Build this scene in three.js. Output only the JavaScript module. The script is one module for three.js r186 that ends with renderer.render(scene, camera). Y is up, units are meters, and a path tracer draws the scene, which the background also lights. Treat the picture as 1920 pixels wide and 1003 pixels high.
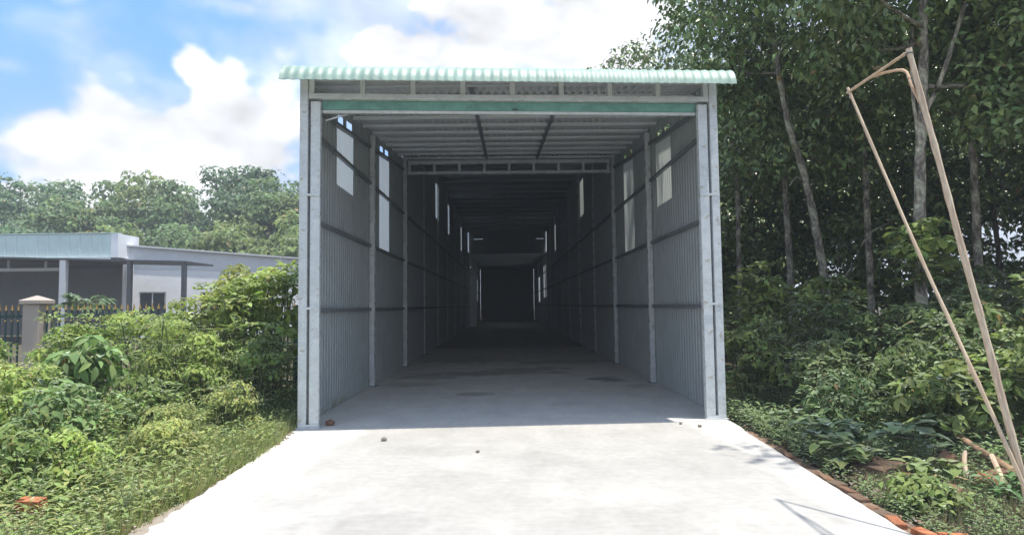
import * as THREE from 'three';
import { mergeGeometries } from 'three/addons/utils/BufferGeometryUtils.js';
import { ImprovedNoise } from 'three/addons/math/ImprovedNoise.js';
import { RoundedBoxGeometry } from 'three/addons/geometries/RoundedBoxGeometry.js';

// ------------------------------------------------------------------ camera, sky, sun, exposure
const scene = new THREE.Scene();
const camera = new THREE.PerspectiveCamera(45.5, 1024 / 534, 0.1, 900);
camera.rotation.order = 'YXZ';
camera.rotation.set(0.059189, -0.009549, -0.0117065);
camera.position.set(-0.119, 1.648, 9.043);
const renderer = new THREE.WebGLRenderer({ antialias: true });
renderer.setSize(1024, 534);
renderer.toneMapping = THREE.LinearToneMapping;
renderer.toneMappingExposure = 1.8;
renderer.shadowMap.enabled = true;

const noise = new ImprovedNoise();
const fbm = (x, y, z, o = 5) => { let a = 0.5, s = 0; for (let i = 0; i < o; i++) { s += a * noise.noise(x, y, z); x *= 2.03; y *= 2.03; z *= 2.03; a *= 0.5; } return s; };
const sstep = (a, b, x) => { const t = Math.min(1, Math.max(0, (x - a) / (b - a))); return t * t * (3 - 2 * t); };
const lerp = (a, b, t) => a + (b - a) * t;

{ // sky: blue air, white horizon, cumulus banks given by azimuth, elevation, half width, half height, softness
  const W = 2048, H = 1024, data = new Float32Array(W * H * 4);
  const banks = [
    [-32.2, 14.2, 4.6, 4.4, 0.5], [-27.9, 13.6, 5.4, 4.2, 0.5], [-35.4, 12.8, 2.8, 2.8, 0.45], [-23.1, 13.6, 5.6, 4.8, 0.3], [-29.3, 10.2, 12.7, 3.4, 0.3],
    [-26.4, 18.8, 2.2, 2.0, 0.25], [-24.4, 17.2, 3.2, 2.8, 0.35], [-20.2, 15.6, 5.0, 5.0, 0.6], [-28.5, 7.2, 18, 3.2, 0.3],
    [-11.3, 22.2, 3.0, 2.3, 0.2], [-8.7, 21.6, 3.0, 1.7, 0.1], [0.3, 23.2, 9.6, 5.8, 0.4], [8.6, 24.6, 9.8, 7, 0.3], [-4.6, 25.8, 4.6, 2.4, 0.4],
    [-34.9, 22.9, 1.5, 1.7, 1.3], [-21.6, 23.9, 8.4, 1.3, 1.0], [-16.0, 21.6, 5.6, 2.0, 1.0], [-37.6, 8.4, 3, 1.6, 0.3], [-40, 17, 5, 0.8, 1.2], [3, 14, 12, 5, 0.4],
  ];
  for (let j = 0; j < H; j++) {
    const el = ((j + 0.5) / H - 0.5) * Math.PI, E = el * 180 / Math.PI;
    for (let i = 0; i < W; i++) {
      const o = (j * W + i) * 4;
      data[o + 3] = 1;
      if (E < -1) { data[o] = 0.5; data[o + 1] = 0.52; data[o + 2] = 0.5; continue; }
      const th = ((i + 0.5) / W - 0.5) * 2 * Math.PI, dx = Math.cos(el) * Math.cos(th), dz = Math.cos(el) * Math.sin(th), dy = Math.sin(el);
      const A = Math.atan2(dx, -dz) * 180 / Math.PI;
      const n1 = fbm(dx * 9 + 3, dy * 13, dz * 9, 6), n2 = fbm(dx * 4 + 11, dy * 6 + 5, dz * 4, 5), n3 = fbm(dx * 22, dy * 30 + 9, dz * 22, 4);
      let d = 0;
      // the same kind of cumulus all round the sky
      const general = sstep(-0.02, 0.16, n2 + 0.35 * n1 + 0.12 * sstep(40, 5, E) + 0.03);
      const seen = sstep(52, 38, Math.abs(A)) * sstep(38, 29, E);
      if (seen > 0) {
        let keep = 1;
        for (const [a, e, ra, re, soft] of banks) {
          const q = Math.hypot((A - a) / ra, (E - e) / re);
          if (q > 2) continue;
          const v = 1 - q + 0.8 * n1 + 0.5 * n3;
          keep *= 1 - sstep(-0.05, 0.04 + soft, v) * (soft >= 1 ? 0.55 : 1);
        }
        d = 1 - keep;
        d = Math.max(d, 0.62 * sstep(-0.2, 0.45, n2 + n1 * 0.5 + (A + 27) * 0.016));
      }
      d = lerp(general, d, seen);
      const lum = 0.73 + 0.5 * fbm(dx * 7 + 20, dy * 14 + 2, dz * 7, 5) + 0.22 * n1;
      const c = Math.min(0.93, Math.max(0.54, lum));
      const h = Math.exp(-Math.max(0, E) / 11), zen = sstep(25, 90, E);
      const air = [lerp(lerp(0.145, 0.12, zen), 0.5, h), lerp(lerp(0.355, 0.31, zen), 0.62, h), lerp(lerp(0.76, 0.7, zen), 0.78, h)];
      const cl = [c * 0.97, c * 0.985, c * 1.02];
      for (let k = 0; k < 3; k++) data[o + k] = 0.86 * lerp(air[k], cl[k], d);
    }
  }
  const sky = new THREE.DataTexture(data, W, H, THREE.RGBAFormat, THREE.FloatType);
  sky.mapping = THREE.EquirectangularReflectionMapping; sky.magFilter = THREE.LinearFilter; sky.minFilter = THREE.LinearFilter; sky.needsUpdate = true;
  scene.background = sky; scene.environment = sky;
}
scene.fog = new THREE.FogExp2(new THREE.Color(0.86, 0.92, 1.0), 0.002);
const sun = new THREE.DirectionalLight(new THREE.Color(1, 0.95, 0.86), 3.5);
sun.position.set(0.19 * 60, 60, 0.055 * 60); sun.target.position.set(0, 0, 0);
sun.castShadow = true; sun.shadow.mapSize.set(4096, 4096); sun.shadow.radius = 1.5;
Object.assign(sun.shadow.camera, { left: -60, right: 60, top: 40, bottom: -70, near: 1, far: 140 });
scene.add(sun, sun.target);

// ------------------------------------------------------------------ helpers
const mulberry = (a) => () => { a |= 0; a = a + 0x6D2B79F5 | 0; let t = Math.imul(a ^ a >>> 15, 1 | a); t = t + Math.imul(t ^ t >>> 7, 61 | t) ^ t; return ((t ^ t >>> 14) >>> 0) / 4294967296; };
let rnd = mulberry(7);
const rr = (a, b) => a + (b - a) * rnd();
const V = (x, y, z) => new THREE.Vector3(x, y, z);
const used = new Map();
const numbered = (n) => { const k = used.get(n) ?? 0; used.set(n, k + 1); return k ? `${n}_${String(k).padStart(3, '0')}` : n; };
function tag(o, label, category, group, kind) { o.userData = { label, category }; if (group) o.userData.group = group; if (kind) o.userData.kind = kind; return o; }
function thing(name, label, category, [x, y, z] = [0, 0, 0], turn = 0, group) {
  const o = new THREE.Group(); o.name = numbered(name); o.position.set(x, y, z); o.rotation.y = turn; scene.add(o);
  return tag(o, label, category, group);
}
function part(name, geo, mat, parent) { const m = new THREE.Mesh(geo, mat); m.name = name; m.castShadow = m.receiveShadow = true; parent.add(m); return m; }
function struct(name, geo, mat) { const m = part(numbered(name), geo, mat, scene); m.userData.kind = 'structure'; return m; }
function sub(name, parent) { const g = new THREE.Group(); g.name = name; parent.add(g); return g; }
function metres(g) { // texture coordinates in metres, laid on from the side that each face looks to
  if (g.index) g = g.toNonIndexed();
  const p = g.attributes.position, n = g.attributes.normal, uv = g.attributes.uv;
  for (let k = 0; k < p.count; k++) {
    const x = Math.abs(n.getX(k)), y = Math.abs(n.getY(k)), z = Math.abs(n.getZ(k));
    if (x > y && x > z) uv.setXY(k, p.getZ(k) * 0.6, p.getY(k) * 0.6); else if (y > z) uv.setXY(k, p.getX(k) * 0.6, p.getZ(k) * 0.6); else uv.setXY(k, p.getX(k) * 0.6, p.getY(k) * 0.6);
  }
  return g;
}
const box = (x0, x1, y0, y1, z0, z1) => metres(new THREE.BoxGeometry(Math.abs(x1 - x0), Math.abs(y1 - y0), Math.abs(z1 - z0)).translate((x0 + x1) / 2, (y0 + y1) / 2, (z0 + z1) / 2));
const rbox = (x0, x1, y0, y1, z0, z1, r = 0.008) => metres(new RoundedBoxGeometry(Math.abs(x1 - x0), Math.abs(y1 - y0), Math.abs(z1 - z0), 2, r).translate((x0 + x1) / 2, (y0 + y1) / 2, (z0 + z1) / 2));
function bar(a, b, w, h = w) { // a straight bar of section w x h between two points
  const d = b.clone().sub(a), g = new THREE.BoxGeometry(w, d.length(), h);
  g.applyQuaternion(new THREE.Quaternion().setFromUnitVectors(V(0, 1, 0), d.clone().normalize()));
  return g.translate((a.x + b.x) / 2, (a.y + b.y) / 2, (a.z + b.z) / 2);
}
class Surf { // collects triangles with linear vertex colours
  constructor() { this.p = []; this.c = []; this.i = []; this.uv = []; }
  tube(pts, radii, sides, col, wob = 0) {
    const n = pts.length, b0 = this.p.length / 3;
    let run = 0;
    for (let k = 0; k < n; k++) {
      const t = pts[Math.min(n - 1, k + 1)].clone().sub(pts[Math.max(0, k - 1)]).normalize();
      const s = Math.abs(t.y) > 0.9 ? V(1, 0, 0) : V(0, 1, 0), u = s.clone().cross(t).normalize(), v = t.clone().cross(u);
      if (k) run += pts[k].distanceTo(pts[k - 1]);
      for (let j = 0; j <= sides; j++) {
        const a = j / sides * 2 * Math.PI, r = radii[k] * (1 + wob * noise.noise(Math.cos(a) * 1.5 + run, run * 1.7, Math.sin(a) * 1.5 + pts[0].x));
        const q = pts[k];
        this.p.push(q.x + r * (u.x * Math.cos(a) + v.x * Math.sin(a)), q.y + r * (u.y * Math.cos(a) + v.y * Math.sin(a)), q.z + r * (u.z * Math.cos(a) + v.z * Math.sin(a)));
        this.c.push(col[0], col[1], col[2]); this.uv.push(j / sides, run);
      }
    }
    for (let k = 0; k < n - 1; k++) for (let j = 0; j < sides; j++) { const a = b0 + k * (sides + 1) + j, b = a + sides + 1; this.i.push(a, a + 1, b, b, a + 1, b + 1); }
    return this;
  }
  leaf(p, d, up, L, W, c, fold = 0.22, curl = 0.18, fine = false) { // a folded blade: four faces, or ten with a rounded outline
    let sx = d.y * up.z - d.z * up.y, sy = d.z * up.x - d.x * up.z, sz = d.x * up.y - d.y * up.x;
    const l = Math.hypot(sx, sy, sz) || 1; sx /= l; sy /= l; sz /= l;
    const nx = sy * d.z - sz * d.y, ny = sz * d.x - sx * d.z, nz = sx * d.y - sy * d.x, b = this.p.length / 3, round = W > 0.5 * L;
    const put = (t, w, q) => { const x = w * W / 2, n = fold * Math.abs(w) * W - curl * L * t * t; this.p.push(p.x + d.x * t * L + sx * x + nx * n, p.y + d.y * t * L + sy * x + ny * n, p.z + d.z * t * L + sz * x + nz * n); this.c.push(c[0], c[1], c[2]); this.uv.push(0, 0); };
    if (!fine) {
      put(0, 0); put(0.45, -1); put(0.45, 1); put(0.5, 0); put(1, 0);
      this.i.push(b, b + 3, b + 1, b, b + 2, b + 3, b + 1, b + 3, b + 4, b + 3, b + 2, b + 4);
    } else {
      const st = round ? [[-0.02, 0.55], [0.3, 1], [0.7, 0.72]] : [[0.18, 0.66], [0.45, 1], [0.76, 0.62]];
      put(round ? 0.08 : 0, 0); for (const [t, w] of st) { put(t, -w); put(t, 0); put(t, w); } put(1, 0);
      this.i.push(b, b + 2, b + 1, b, b + 3, b + 2);
      for (const k of [1, 4]) this.i.push(b + k, b + k + 1, b + k + 3, b + k + 1, b + k + 4, b + k + 3, b + k + 1, b + k + 2, b + k + 4, b + k + 2, b + k + 5, b + k + 4);
      this.i.push(b + 7, b + 8, b + 10, b + 8, b + 9, b + 10);
    }
  }
  geo() {
    const g = new THREE.BufferGeometry();
    g.setAttribute('position', new THREE.BufferAttribute(new Float32Array(this.p), 3));
    g.setAttribute('color', new THREE.BufferAttribute(new Float32Array(this.c), 3));
    g.setAttribute('uv', new THREE.BufferAttribute(new Float32Array(this.uv), 2));
    g.setIndex(this.i); g.computeVertexNormals(); return g;
  }
}
const tint = (c, k, j = 0.12) => { const odd = rnd(); if (odd < 0.012) return [0.34 * k, 0.24 * k, 0.1 * k]; if (odd < 0.06) return [c[0] * 1.25 * k, c[1] * 1.1 * k, c[2] * k]; const s = k * (1 + rr(-0.22, 0.22)); return [c[0] * s * (1 + rr(-j, j)), c[1] * s, c[2] * s * (1 + rr(-j, j))]; };
const unit = () => { const z = rr(-1, 1), a = rr(0, 2 * Math.PI), r = Math.sqrt(1 - z * z); return V(r * Math.cos(a), z, r * Math.sin(a)); };

// ------------------------------------------------------------------ procedural textures and materials
function tex(w, h, f, { srgb = false, rep = [1, 1] } = {}) { // f(x, y) -> grey or [r, g, b] in 0..1
  const d = new Uint8Array(w * h * 4);
  for (let y = 0; y < h; y++) for (let x = 0; x < w; x++) {
    const v = f(x, y), o = (y * w + x) * 4, a = Array.isArray(v) ? v : [v, v, v];
    for (let k = 0; k < 3; k++) d[o + k] = Math.max(0, Math.min(255, Math.round(a[k] * 255)));
    d[o + 3] = 255;
  }
  const t = new THREE.DataTexture(d, w, h); t.magFilter = THREE.LinearFilter; t.minFilter = THREE.LinearMipmapLinearFilter; t.wrapS = t.wrapT = THREE.RepeatWrapping;
  t.repeat.set(...rep); if (srgb) t.colorSpace = THREE.SRGBColorSpace; t.needsUpdate = true; return t;
}
// noise that repeats over w x h pixels, s cells across
const tile = (x, y, w, h, s, o = 4, seed = 0) => { const a = x / w * 2 * Math.PI, b = y / h * 2 * Math.PI, r = s / 6.283; return fbm(Math.cos(a) * r + seed, Math.sin(a) * r + Math.cos(b) * r * 1.3, Math.sin(b) * r * 1.3 + seed * 0.7, o); };
const rng = mulberry(99);
const S = (v) => (v <= 0.0031308 ? v * 12.92 : 1.055 * Math.pow(v, 1 / 2.4) - 0.055);
const rgb = (c) => new THREE.Color().setRGB(c[0], c[1], c[2]);
const std = (c, roughness = 0.7, o = {}) => new THREE.MeshStandardMaterial({ color: rgb(c), roughness, ...o });

const wearTex = tex(512, 512, (x, y) => { // dust and water streaks on sheet steel
  const a = tile(x, y, 512, 512, 9, 5, 2), b = tile(x, y * 0.12, 512, 512 * 0.12 * 8.3333, 60, 2, 5);
  return 0.86 + 0.22 * a + 0.08 * b + (rng() - 0.5) * 0.03;
}, { srgb: true });
const roughTex = tex(256, 256, (x, y) => 0.62 + 0.5 * tile(x, y, 256, 256, 7, 4, 8));
const grainBump = tex(512, 512, (x, y) => 0.5 + 0.5 * tile(x, y, 512, 512, 60, 3, 4) + (rng() - 0.5) * 0.25);
const barkTex = tex(256, 512, (x, y) => { const a = tile(x, y, 256, 512, 10, 5, 3), b = tile(x, y, 256, 512, 3, 3, 9); const v = 0.62 + 0.45 * a + 0.5 * b + (rng() - 0.5) * 0.12; return [v, v * (0.98 + 0.1 * b), v * 0.95]; }, { srgb: true });

const woodTex = tex(128, 512, (x, y) => { const a = tile(x, y, 128, 512, 14, 4, 31), b = tile(x, y, 128, 512, 4, 3, 37); const v = 0.9 + 0.22 * a + 0.2 * b; return [v, v * (0.99 + 0.08 * b), v * (0.98 + 0.1 * b)]; }, { srgb: true });
const paintTex = tex(256, 256, (x, y) => 0.955 + 0.06 * tile(x, y, 256, 256, 6, 4, 17) + 0.04 * tile(x, y, 256, 256, 30, 2, 21), { srgb: true, rep: [0.12, 0.12] });

const sheetTex = tex(512, 512, (x, y) => 0.93 + 0.07 * tile(x, y, 512, 512, 5, 4, 41) + 0.05 * tile(x, y, 512, 512, 60, 2, 43) + (rng() - 0.5) * 0.025, { srgb: true });
const postTex = tex(512, 512, (x, y) => { // galvanised spangle and faint scuffs
  const a = tile(x, y, 512, 512, 40, 3, 51), b = tile(x, y, 512, 512, 7, 5, 53), r = sstep(0.24, 0.34, tile(x, y, 512, 512, 16, 5, 57)), v = 0.93 + 0.08 * a + 0.1 * b + (rng() - 0.5) * 0.02;
  return [v * lerp(1, 0.9, r), v * lerp(1, 0.86, r), v * lerp(1, 0.8, r)];
}, { srgb: true });

const M = {
  post: std([0.7, 0.735, 0.74], 0.45, { map: postTex, roughnessMap: roughTex }),
  sheet: std([0.46, 0.5, 0.5], 0.5, { map: sheetTex }),
  girt: std([0.27, 0.29, 0.3], 0.55, { map: wearTex }),
  purlin: std([0.74, 0.76, 0.77], 0.45),
  rod: std([0.12, 0.13, 0.14], 0.6),
  roof: std([0.36, 0.62, 0.5], 0.38, { map: wearTex }),
  shutter: std([0.2, 0.46, 0.38], 0.45, { map: wearTex }),
  panel: new THREE.MeshPhysicalMaterial({ color: rgb([0.9, 0.93, 0.92]), transmission: 0.9, roughness: 1, thickness: 0, side: THREE.DoubleSide }),
  white: std([0.88, 0.89, 0.91], 0.7, { map: paintTex }),
  paleGrey: std([0.66, 0.68, 0.71], 0.7, { map: paintTex }),
  mint: std([0.66, 0.8, 0.76], 0.6, { map: paintTex }),
  darkSteel: std([0.06, 0.065, 0.075], 0.6),
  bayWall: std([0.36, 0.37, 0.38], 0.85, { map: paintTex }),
  glass: std([0.03, 0.04, 0.05], 0.15),
  pillar: std([0.42, 0.36, 0.31], 0.85, { bumpMap: grainBump, bumpScale: 0.004 }),
  picket: std([0.015, 0.05, 0.055], 0.5),
  gold: std([0.34, 0.23, 0.07], 0.4, { metalness: 0.4 }),
  bark: std([0.7, 0.67, 0.61], 0.9, { map: barkTex, vertexColors: true, bumpMap: grainBump, bumpScale: 0.006 }),
  stem: std([1, 1, 1], 0.8, { vertexColors: true }),
  gloss: new THREE.MeshPhysicalMaterial({ color: 0xffffff, vertexColors: true, roughness: 0.33, side: THREE.DoubleSide }),
  leaf: new THREE.MeshPhysicalMaterial({ color: 0xffffff, vertexColors: true, roughness: 1, transmission: 0.48, thickness: 0, side: THREE.DoubleSide }),
  wood: std([0.7, 0.63, 0.54], 0.8, { map: woodTex, vertexColors: true }),
  concreteLip: std([0.36, 0.31, 0.26], 0.95, { bumpMap: grainBump, bumpScale: 0.02 }),
};
M.panel.name = 'translucent'; 

// ------------------------------------------------------------------ ground, driveway, shed floor
{
  const n = 150, g = new THREE.PlaneGeometry(2, 2, n, n).rotateX(-Math.PI / 2), p = g.attributes.position, uv = g.attributes.uv;
  for (let k = 0; k < p.count; k++) {
    const s = (v) => Math.sign(v) * (Math.abs(v) * 8 + Math.pow(Math.abs(v), 4) * 292);
    const x = s(p.getX(k)), z = s(p.getZ(k));
    const out = sstep(3.0, 3.8, Math.abs(x));
    p.setXYZ(k, x, -0.13 + out * (0.05 + 0.06 * noise.noise(x * 0.9, 0, z * 0.9)), z); uv.setXY(k, x / 2.5, z / 2.5);
  }
  g.computeVertexNormals();
  const soil = tex(512, 512, (x, y) => { const a = tile(x, y, 512, 512, 12, 5, 1), b = tile(x, y, 512, 512, 50, 3, 6); const v = 0.34 + 0.3 * a + 0.25 * b + (rng() - 0.5) * 0.08; return [v * (1.02 + 0.2 * a), v * 0.95, v * 0.72]; }, { srgb: true });
  struct('ground', g, new THREE.MeshStandardMaterial({ map: soil, color: rgb([0.8, 0.8, 0.75]), roughness: 1, bumpMap: grainBump, bumpScale: 0.03 }));
}
// concrete: base tone with clouding, trowel marks, dust and stains at their places, over a rectangle of x and z in metres
function concrete(x0, x1, z0, z1, base, stains, w, h, extra = () => 0) {
  return tex(w, h, (i, j) => {
    const x = lerp(x0, x1, i / w), z = lerp(z0, z1, j / h);
    let v = base * (1 + 0.14 * fbm(x * 0.55, 1, z * 0.4, 4) + 0.2 * fbm(x * 2.6, 4, z * 1.6, 5) + 0.16 * fbm(x * 12, 7, z * 12, 4) + 0.1 * fbm(x * 2, 3, z * 26, 3)) + (rng() - 0.5) * 0.02 + extra(x, z);
    let w2 = 0;
    for (const [sx, sz, rx, rz, k] of stains) { const q = Math.hypot((x - sx) / rx, (z - sz) / rz); if (q < 1.8) w2 = Math.max(w2, 0.85 * k * sstep(0.25, -0.35, q - 1 + 1.3 * fbm(x * 2.2, sx, z * 2.2, 5))); }
    v *= 1 - w2;
    return [S(Math.max(0.02, v * 1.0)), S(Math.max(0.02, v * 0.97)), S(Math.max(0.02, v * 0.915))];
  }, { srgb: true });
}
function setUV(g, x0, x1, z0, z1) { const p = g.attributes.position, uv = g.attributes.uv; for (let k = 0; k < p.count; k++) uv.setXY(k, (p.getX(k) - x0) / (x1 - x0), (p.getZ(k) - z0) / (z1 - z0)); return g; }
{
  const st = [[2.08, -5.0, 0.34, 0.5, 0.62], [-0.78, -6.7, 1.7, 0.55, 0.45], [0.4, -7.5, 1.0, 0.6, 0.4], [-1.9, -6.1, 0.9, 0.4, 0.35], [-0.74, -3.1, 0.3, 0.28, 0.4], [-2.3, -4.7, 0.7, 0.4, 0.25], [1.5, -9.5, 1.6, 0.8, 0.3], [-1.2, -10.5, 1.5, 1.0, 0.3], [2.5, -3.9, 0.3, 0.35, 0.25], [0.9, -1.7, 0.35, 0.2, 0.12]];
  const x0 = -3.1, x1 = 3.1, z0 = -16, z1 = 0.3;
  const map = concrete(x0, x1, z0, z1, 0.6, st, 640, 1664);
  const g = setUV(box(-2.99, 2.99, -0.15, 0, -16, 0.18), x0, x1, z0, z1);
  { const p = g.attributes.position; for (let k = 0; k < p.count; k++) if (p.getZ(k) > 0) p.setZ(k, 0.17 - p.getX(k) * 0.0523); }
  struct('shed_floor', g, new THREE.MeshStandardMaterial({ map, roughness: 0.75, bumpMap: grainBump, bumpScale: 0.002 }));
  struct('shed_floor', box(-2.99, 2.99, -0.15, 0, -62.4, -16.004), std([0.5, 0.49, 0.47], 0.8, { map: wearTex }));
}
{ // driveway with a ragged poured edge on the left
  const L = [], R = [];
  for (let z = 13; z >= 0.24; z -= 0.06) {
    const e = z > 0.9 ? 1 : sstep(0.2, 0.9, z);
    L.push([lerp(-3.02, -2.945 + (z - 0.9) * 0.036 + 0.1 * fbm(z * 2.2, 3, 0, 5) + 0.05 * noise.noise(z * 9, 1, 0) + 0.03 * noise.noise(z * 23, 4, 0), e), z]);
    R.unshift([lerp(3.0, 2.985 - z * 0.058 + 0.018 * noise.noise(z * 5, 7, 2), e), z]);
  }
  const s = new THREE.Shape();
  s.moveTo(L[0][0], -L[0][1]); for (const [x, z] of L.slice(1)) s.lineTo(x, -z);
  s.lineTo(-3.0, -0.335); s.lineTo(3.0, -0.02); // along the joint with the shed floor
  for (const [x, z] of R) s.lineTo(x, -z);
  const g = new THREE.ExtrudeGeometry(s, { depth: 0.13, bevelEnabled: true, bevelSize: 0.006, bevelThickness: 0.006, bevelSegments: 1 }).rotateX(-Math.PI / 2).translate(0, -0.14, 0);
  const x0 = -3.3, x1 = 3.3, z0 = -0.5, z1 = 13.5;
  const map = concrete(x0, x1, z0, z1, 0.41, [[-0.5, 3.4, 0.9, 0.9, 0.1], [0.6, 4.3, 1.0, 0.7, 0.12], [-1.2, 4.1, 0.5, 0.35, 0.18], [1.6, 2.4, 0.8, 0.6, 0.1], [-1.0, 1.6, 0.6, 0.3, 0.1], [0.1, 2.2, 0.5, 0.5, 0.1]], 960, 2048,
    (x, z) => 0.16 * sstep(-0.1, 0.25, -(x + 2.1 + 0.05 * z) + 0.9 * fbm(x * 0.9, 2, z * 0.7, 4)) + 0.1 * sstep(0.0, 0.3, x - 2.2 + 0.8 * fbm(x, 8, z, 4)));
  struct('driveway', setUV(g, x0, x1, z0, z1), new THREE.MeshStandardMaterial({ map, roughness: 0.85, bumpMap: grainBump, bumpScale: 0.003 }));
  // crumbling lip of earth and mortar below the left edge
  const s2 = new THREE.Shape(); s2.moveTo(-2.6, -9);
  for (let z = 9; z >= 0.9; z -= 0.07) s2.lineTo(-2.98 - 0.08 * sstep(2, 3.8, z) + (z - 3) * 0.02 + 0.07 * fbm(z * 3, 9, 1, 5), -z);
  s2.lineTo(-2.6, -0.9);
  struct('driveway_lip', new THREE.ExtrudeGeometry(s2, { depth: 0.1, bevelEnabled: true, bevelSize: 0.012, bevelThickness: 0.012, bevelSegments: 1 }).rotateX(-Math.PI / 2).translate(0, -0.155, 0), M.concreteLip);
}

{ // ridge of earth and old mortar that the brick edging sits in
  const s = new THREE.Shape(); s.moveTo(2.6, -0.6);
  for (let z = 0.6; z <= 8; z += 0.06) s.lineTo(3.13 - z * 0.055 + 0.12 * fbm(z * 2.3, 13, 1, 5) + 0.03 * noise.noise(z * 11, 2, 5), -z);
  s.lineTo(2.6, -8);
  struct('driveway_lip', new THREE.ExtrudeGeometry(s, { depth: 0.09, bevelEnabled: true, bevelSize: 0.02, bevelThickness: 0.02, bevelSegments: 2 }).rotateX(-Math.PI / 2).translate(0, -0.148, 0), std([0.3, 0.2, 0.14], 1, { bumpMap: grainBump, bumpScale: 0.03 }));
}

// ------------------------------------------------------------------ the long metal shed
const BAY = 4.3836, SK = 0.0523;
const shed = thing('metal_shed', 'long grey metal shed with open front, green corrugated roof edge and dark interior', 'shed');
const roofY = (z) => 4.985 - 0.1 * z; // underside of the first roof
function ribbed(zs, ze, y0, y1, X, out) { // ribbed steel sheet in a wall at X, from zs back to ze; y0, y1 are numbers or functions of z
  const prof = [], len = zs - ze, n = Math.max(1, Math.round(len / 0.15)), w = len / n;
  for (let k = 0; k < n; k++) for (const [t, d] of [[0, 0], [0.6, 0], [0.7, 0.02], [0.9, 0.02]]) prof.push([zs - (k + t) * w, d]);
  prof.push([ze, 0]);
  const pos = [], uv = [], Y0 = typeof y0 === 'function' ? y0 : () => y0, Y1 = typeof y1 === 'function' ? y1 : () => y1;
  for (let k = 0; k < prof.length - 1; k++) {
    const [a, da] = prof[k], [b, db] = prof[k + 1], A = X + out * da, B = X + out * db;
    const q = [[A, Y0(a), a], [B, Y0(b), b], [B, Y1(b), b], [A, Y1(a), a]];
    for (const i of [0, 1, 2, 0, 2, 3]) { pos.push(...q[i]); uv.push(q[i][2] * 0.35, q[i][1] * 0.35); }
  }
  const g = new THREE.BufferGeometry();
  g.setAttribute('position', new THREE.Float32BufferAttribute(pos, 3)); g.setAttribute('uv', new THREE.Float32BufferAttribute(uv, 2)); g.computeVertexNormals();
  return g;
}
function bayWall(side, zs, ze, top, windows, mat, wall, panelMat, squares) {
  const X = side * 3.0, ws = [...windows].sort((a, b) => b[0] - a[0]);
  let z = zs;
  const fill = (to) => { const n = Math.max(1, Math.round((z - to) / 1.15)); for (let k = 0; k < n; k++) part('wall_sheet', ribbed(lerp(z, to, k / n), lerp(z, to, (k + 1) / n), -0.06, top, X, side), mat, wall); };
  for (const [a, b, y0, y1] of ws) {
    if (z - a > 0.05) fill(a);
    part('wall_sheet', ribbed(a, b, -0.06, y0, X, side), mat, wall);
    part('translucent_panel', ribbed(a, b, y0, squares ? (q) => y1 + 0.105 * ((a + b) / 2 - q) : y1, X, side), panelMat, wall);
    if (squares) { // two openings above the eave girt
      const s = (zz) => y1 + 0.105 * ((a + b) / 2 - zz), w = a - b;
      part('wall_sheet', ribbed(a, b, s, (q) => s(q) + 0.08, X, side), mat, wall);
      for (const [u, v] of [[0, 0.06], [0.34, 0.56], [0.9, 1]]) part('wall_sheet', ribbed(a - u * w, a - v * w, (q) => s(q) + 0.08, (q) => s(q) + 0.25, X, side), mat, wall);
      part('wall_sheet', ribbed(a, b, (q) => s(q) + 0.25, top, X, side), mat, wall);
    } else part('wall_sheet', ribbed(a, b, y1, top, X, side), mat, wall);
    z = b;
  }
  if (z - ze > 0.05) fill(ze);
}
const frontZ = (x) => -x * SK;
const winFront = { [-1]: [[-1.78, -2.95, 3.75, 4.79], [-5.43, -6.65, 2.93, 5.17]], 1: [[-2.75, -3.92, 3.62, 4.86], [-6.24, -7.48, 2.92, 5.23]] };
const winHall = { [-1]: [[-17.1, -18.3, 5.3, 6.75], [-22.3, -23.5, 5.28, 6.75], [-31.4, -32.6, 5.2, 6.75]], 1: [[-16.1, -17.3, 5.25, 6.7], [-30.4, -31.6, 5.05, 6.65]] };
const winRear = { [-1]: [[-42, -43.4, 2.25, 4.85], [-45.6, -46.8, 2.25, 4.85], [-53.5, -55.6, 2.1, 4.4]], 1: [[-40, -41, 2.25, 4.8], [-42.4, -43.6, 2.25, 4.8], [-49.5, -52, 1.95, 4.35]] };
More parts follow.
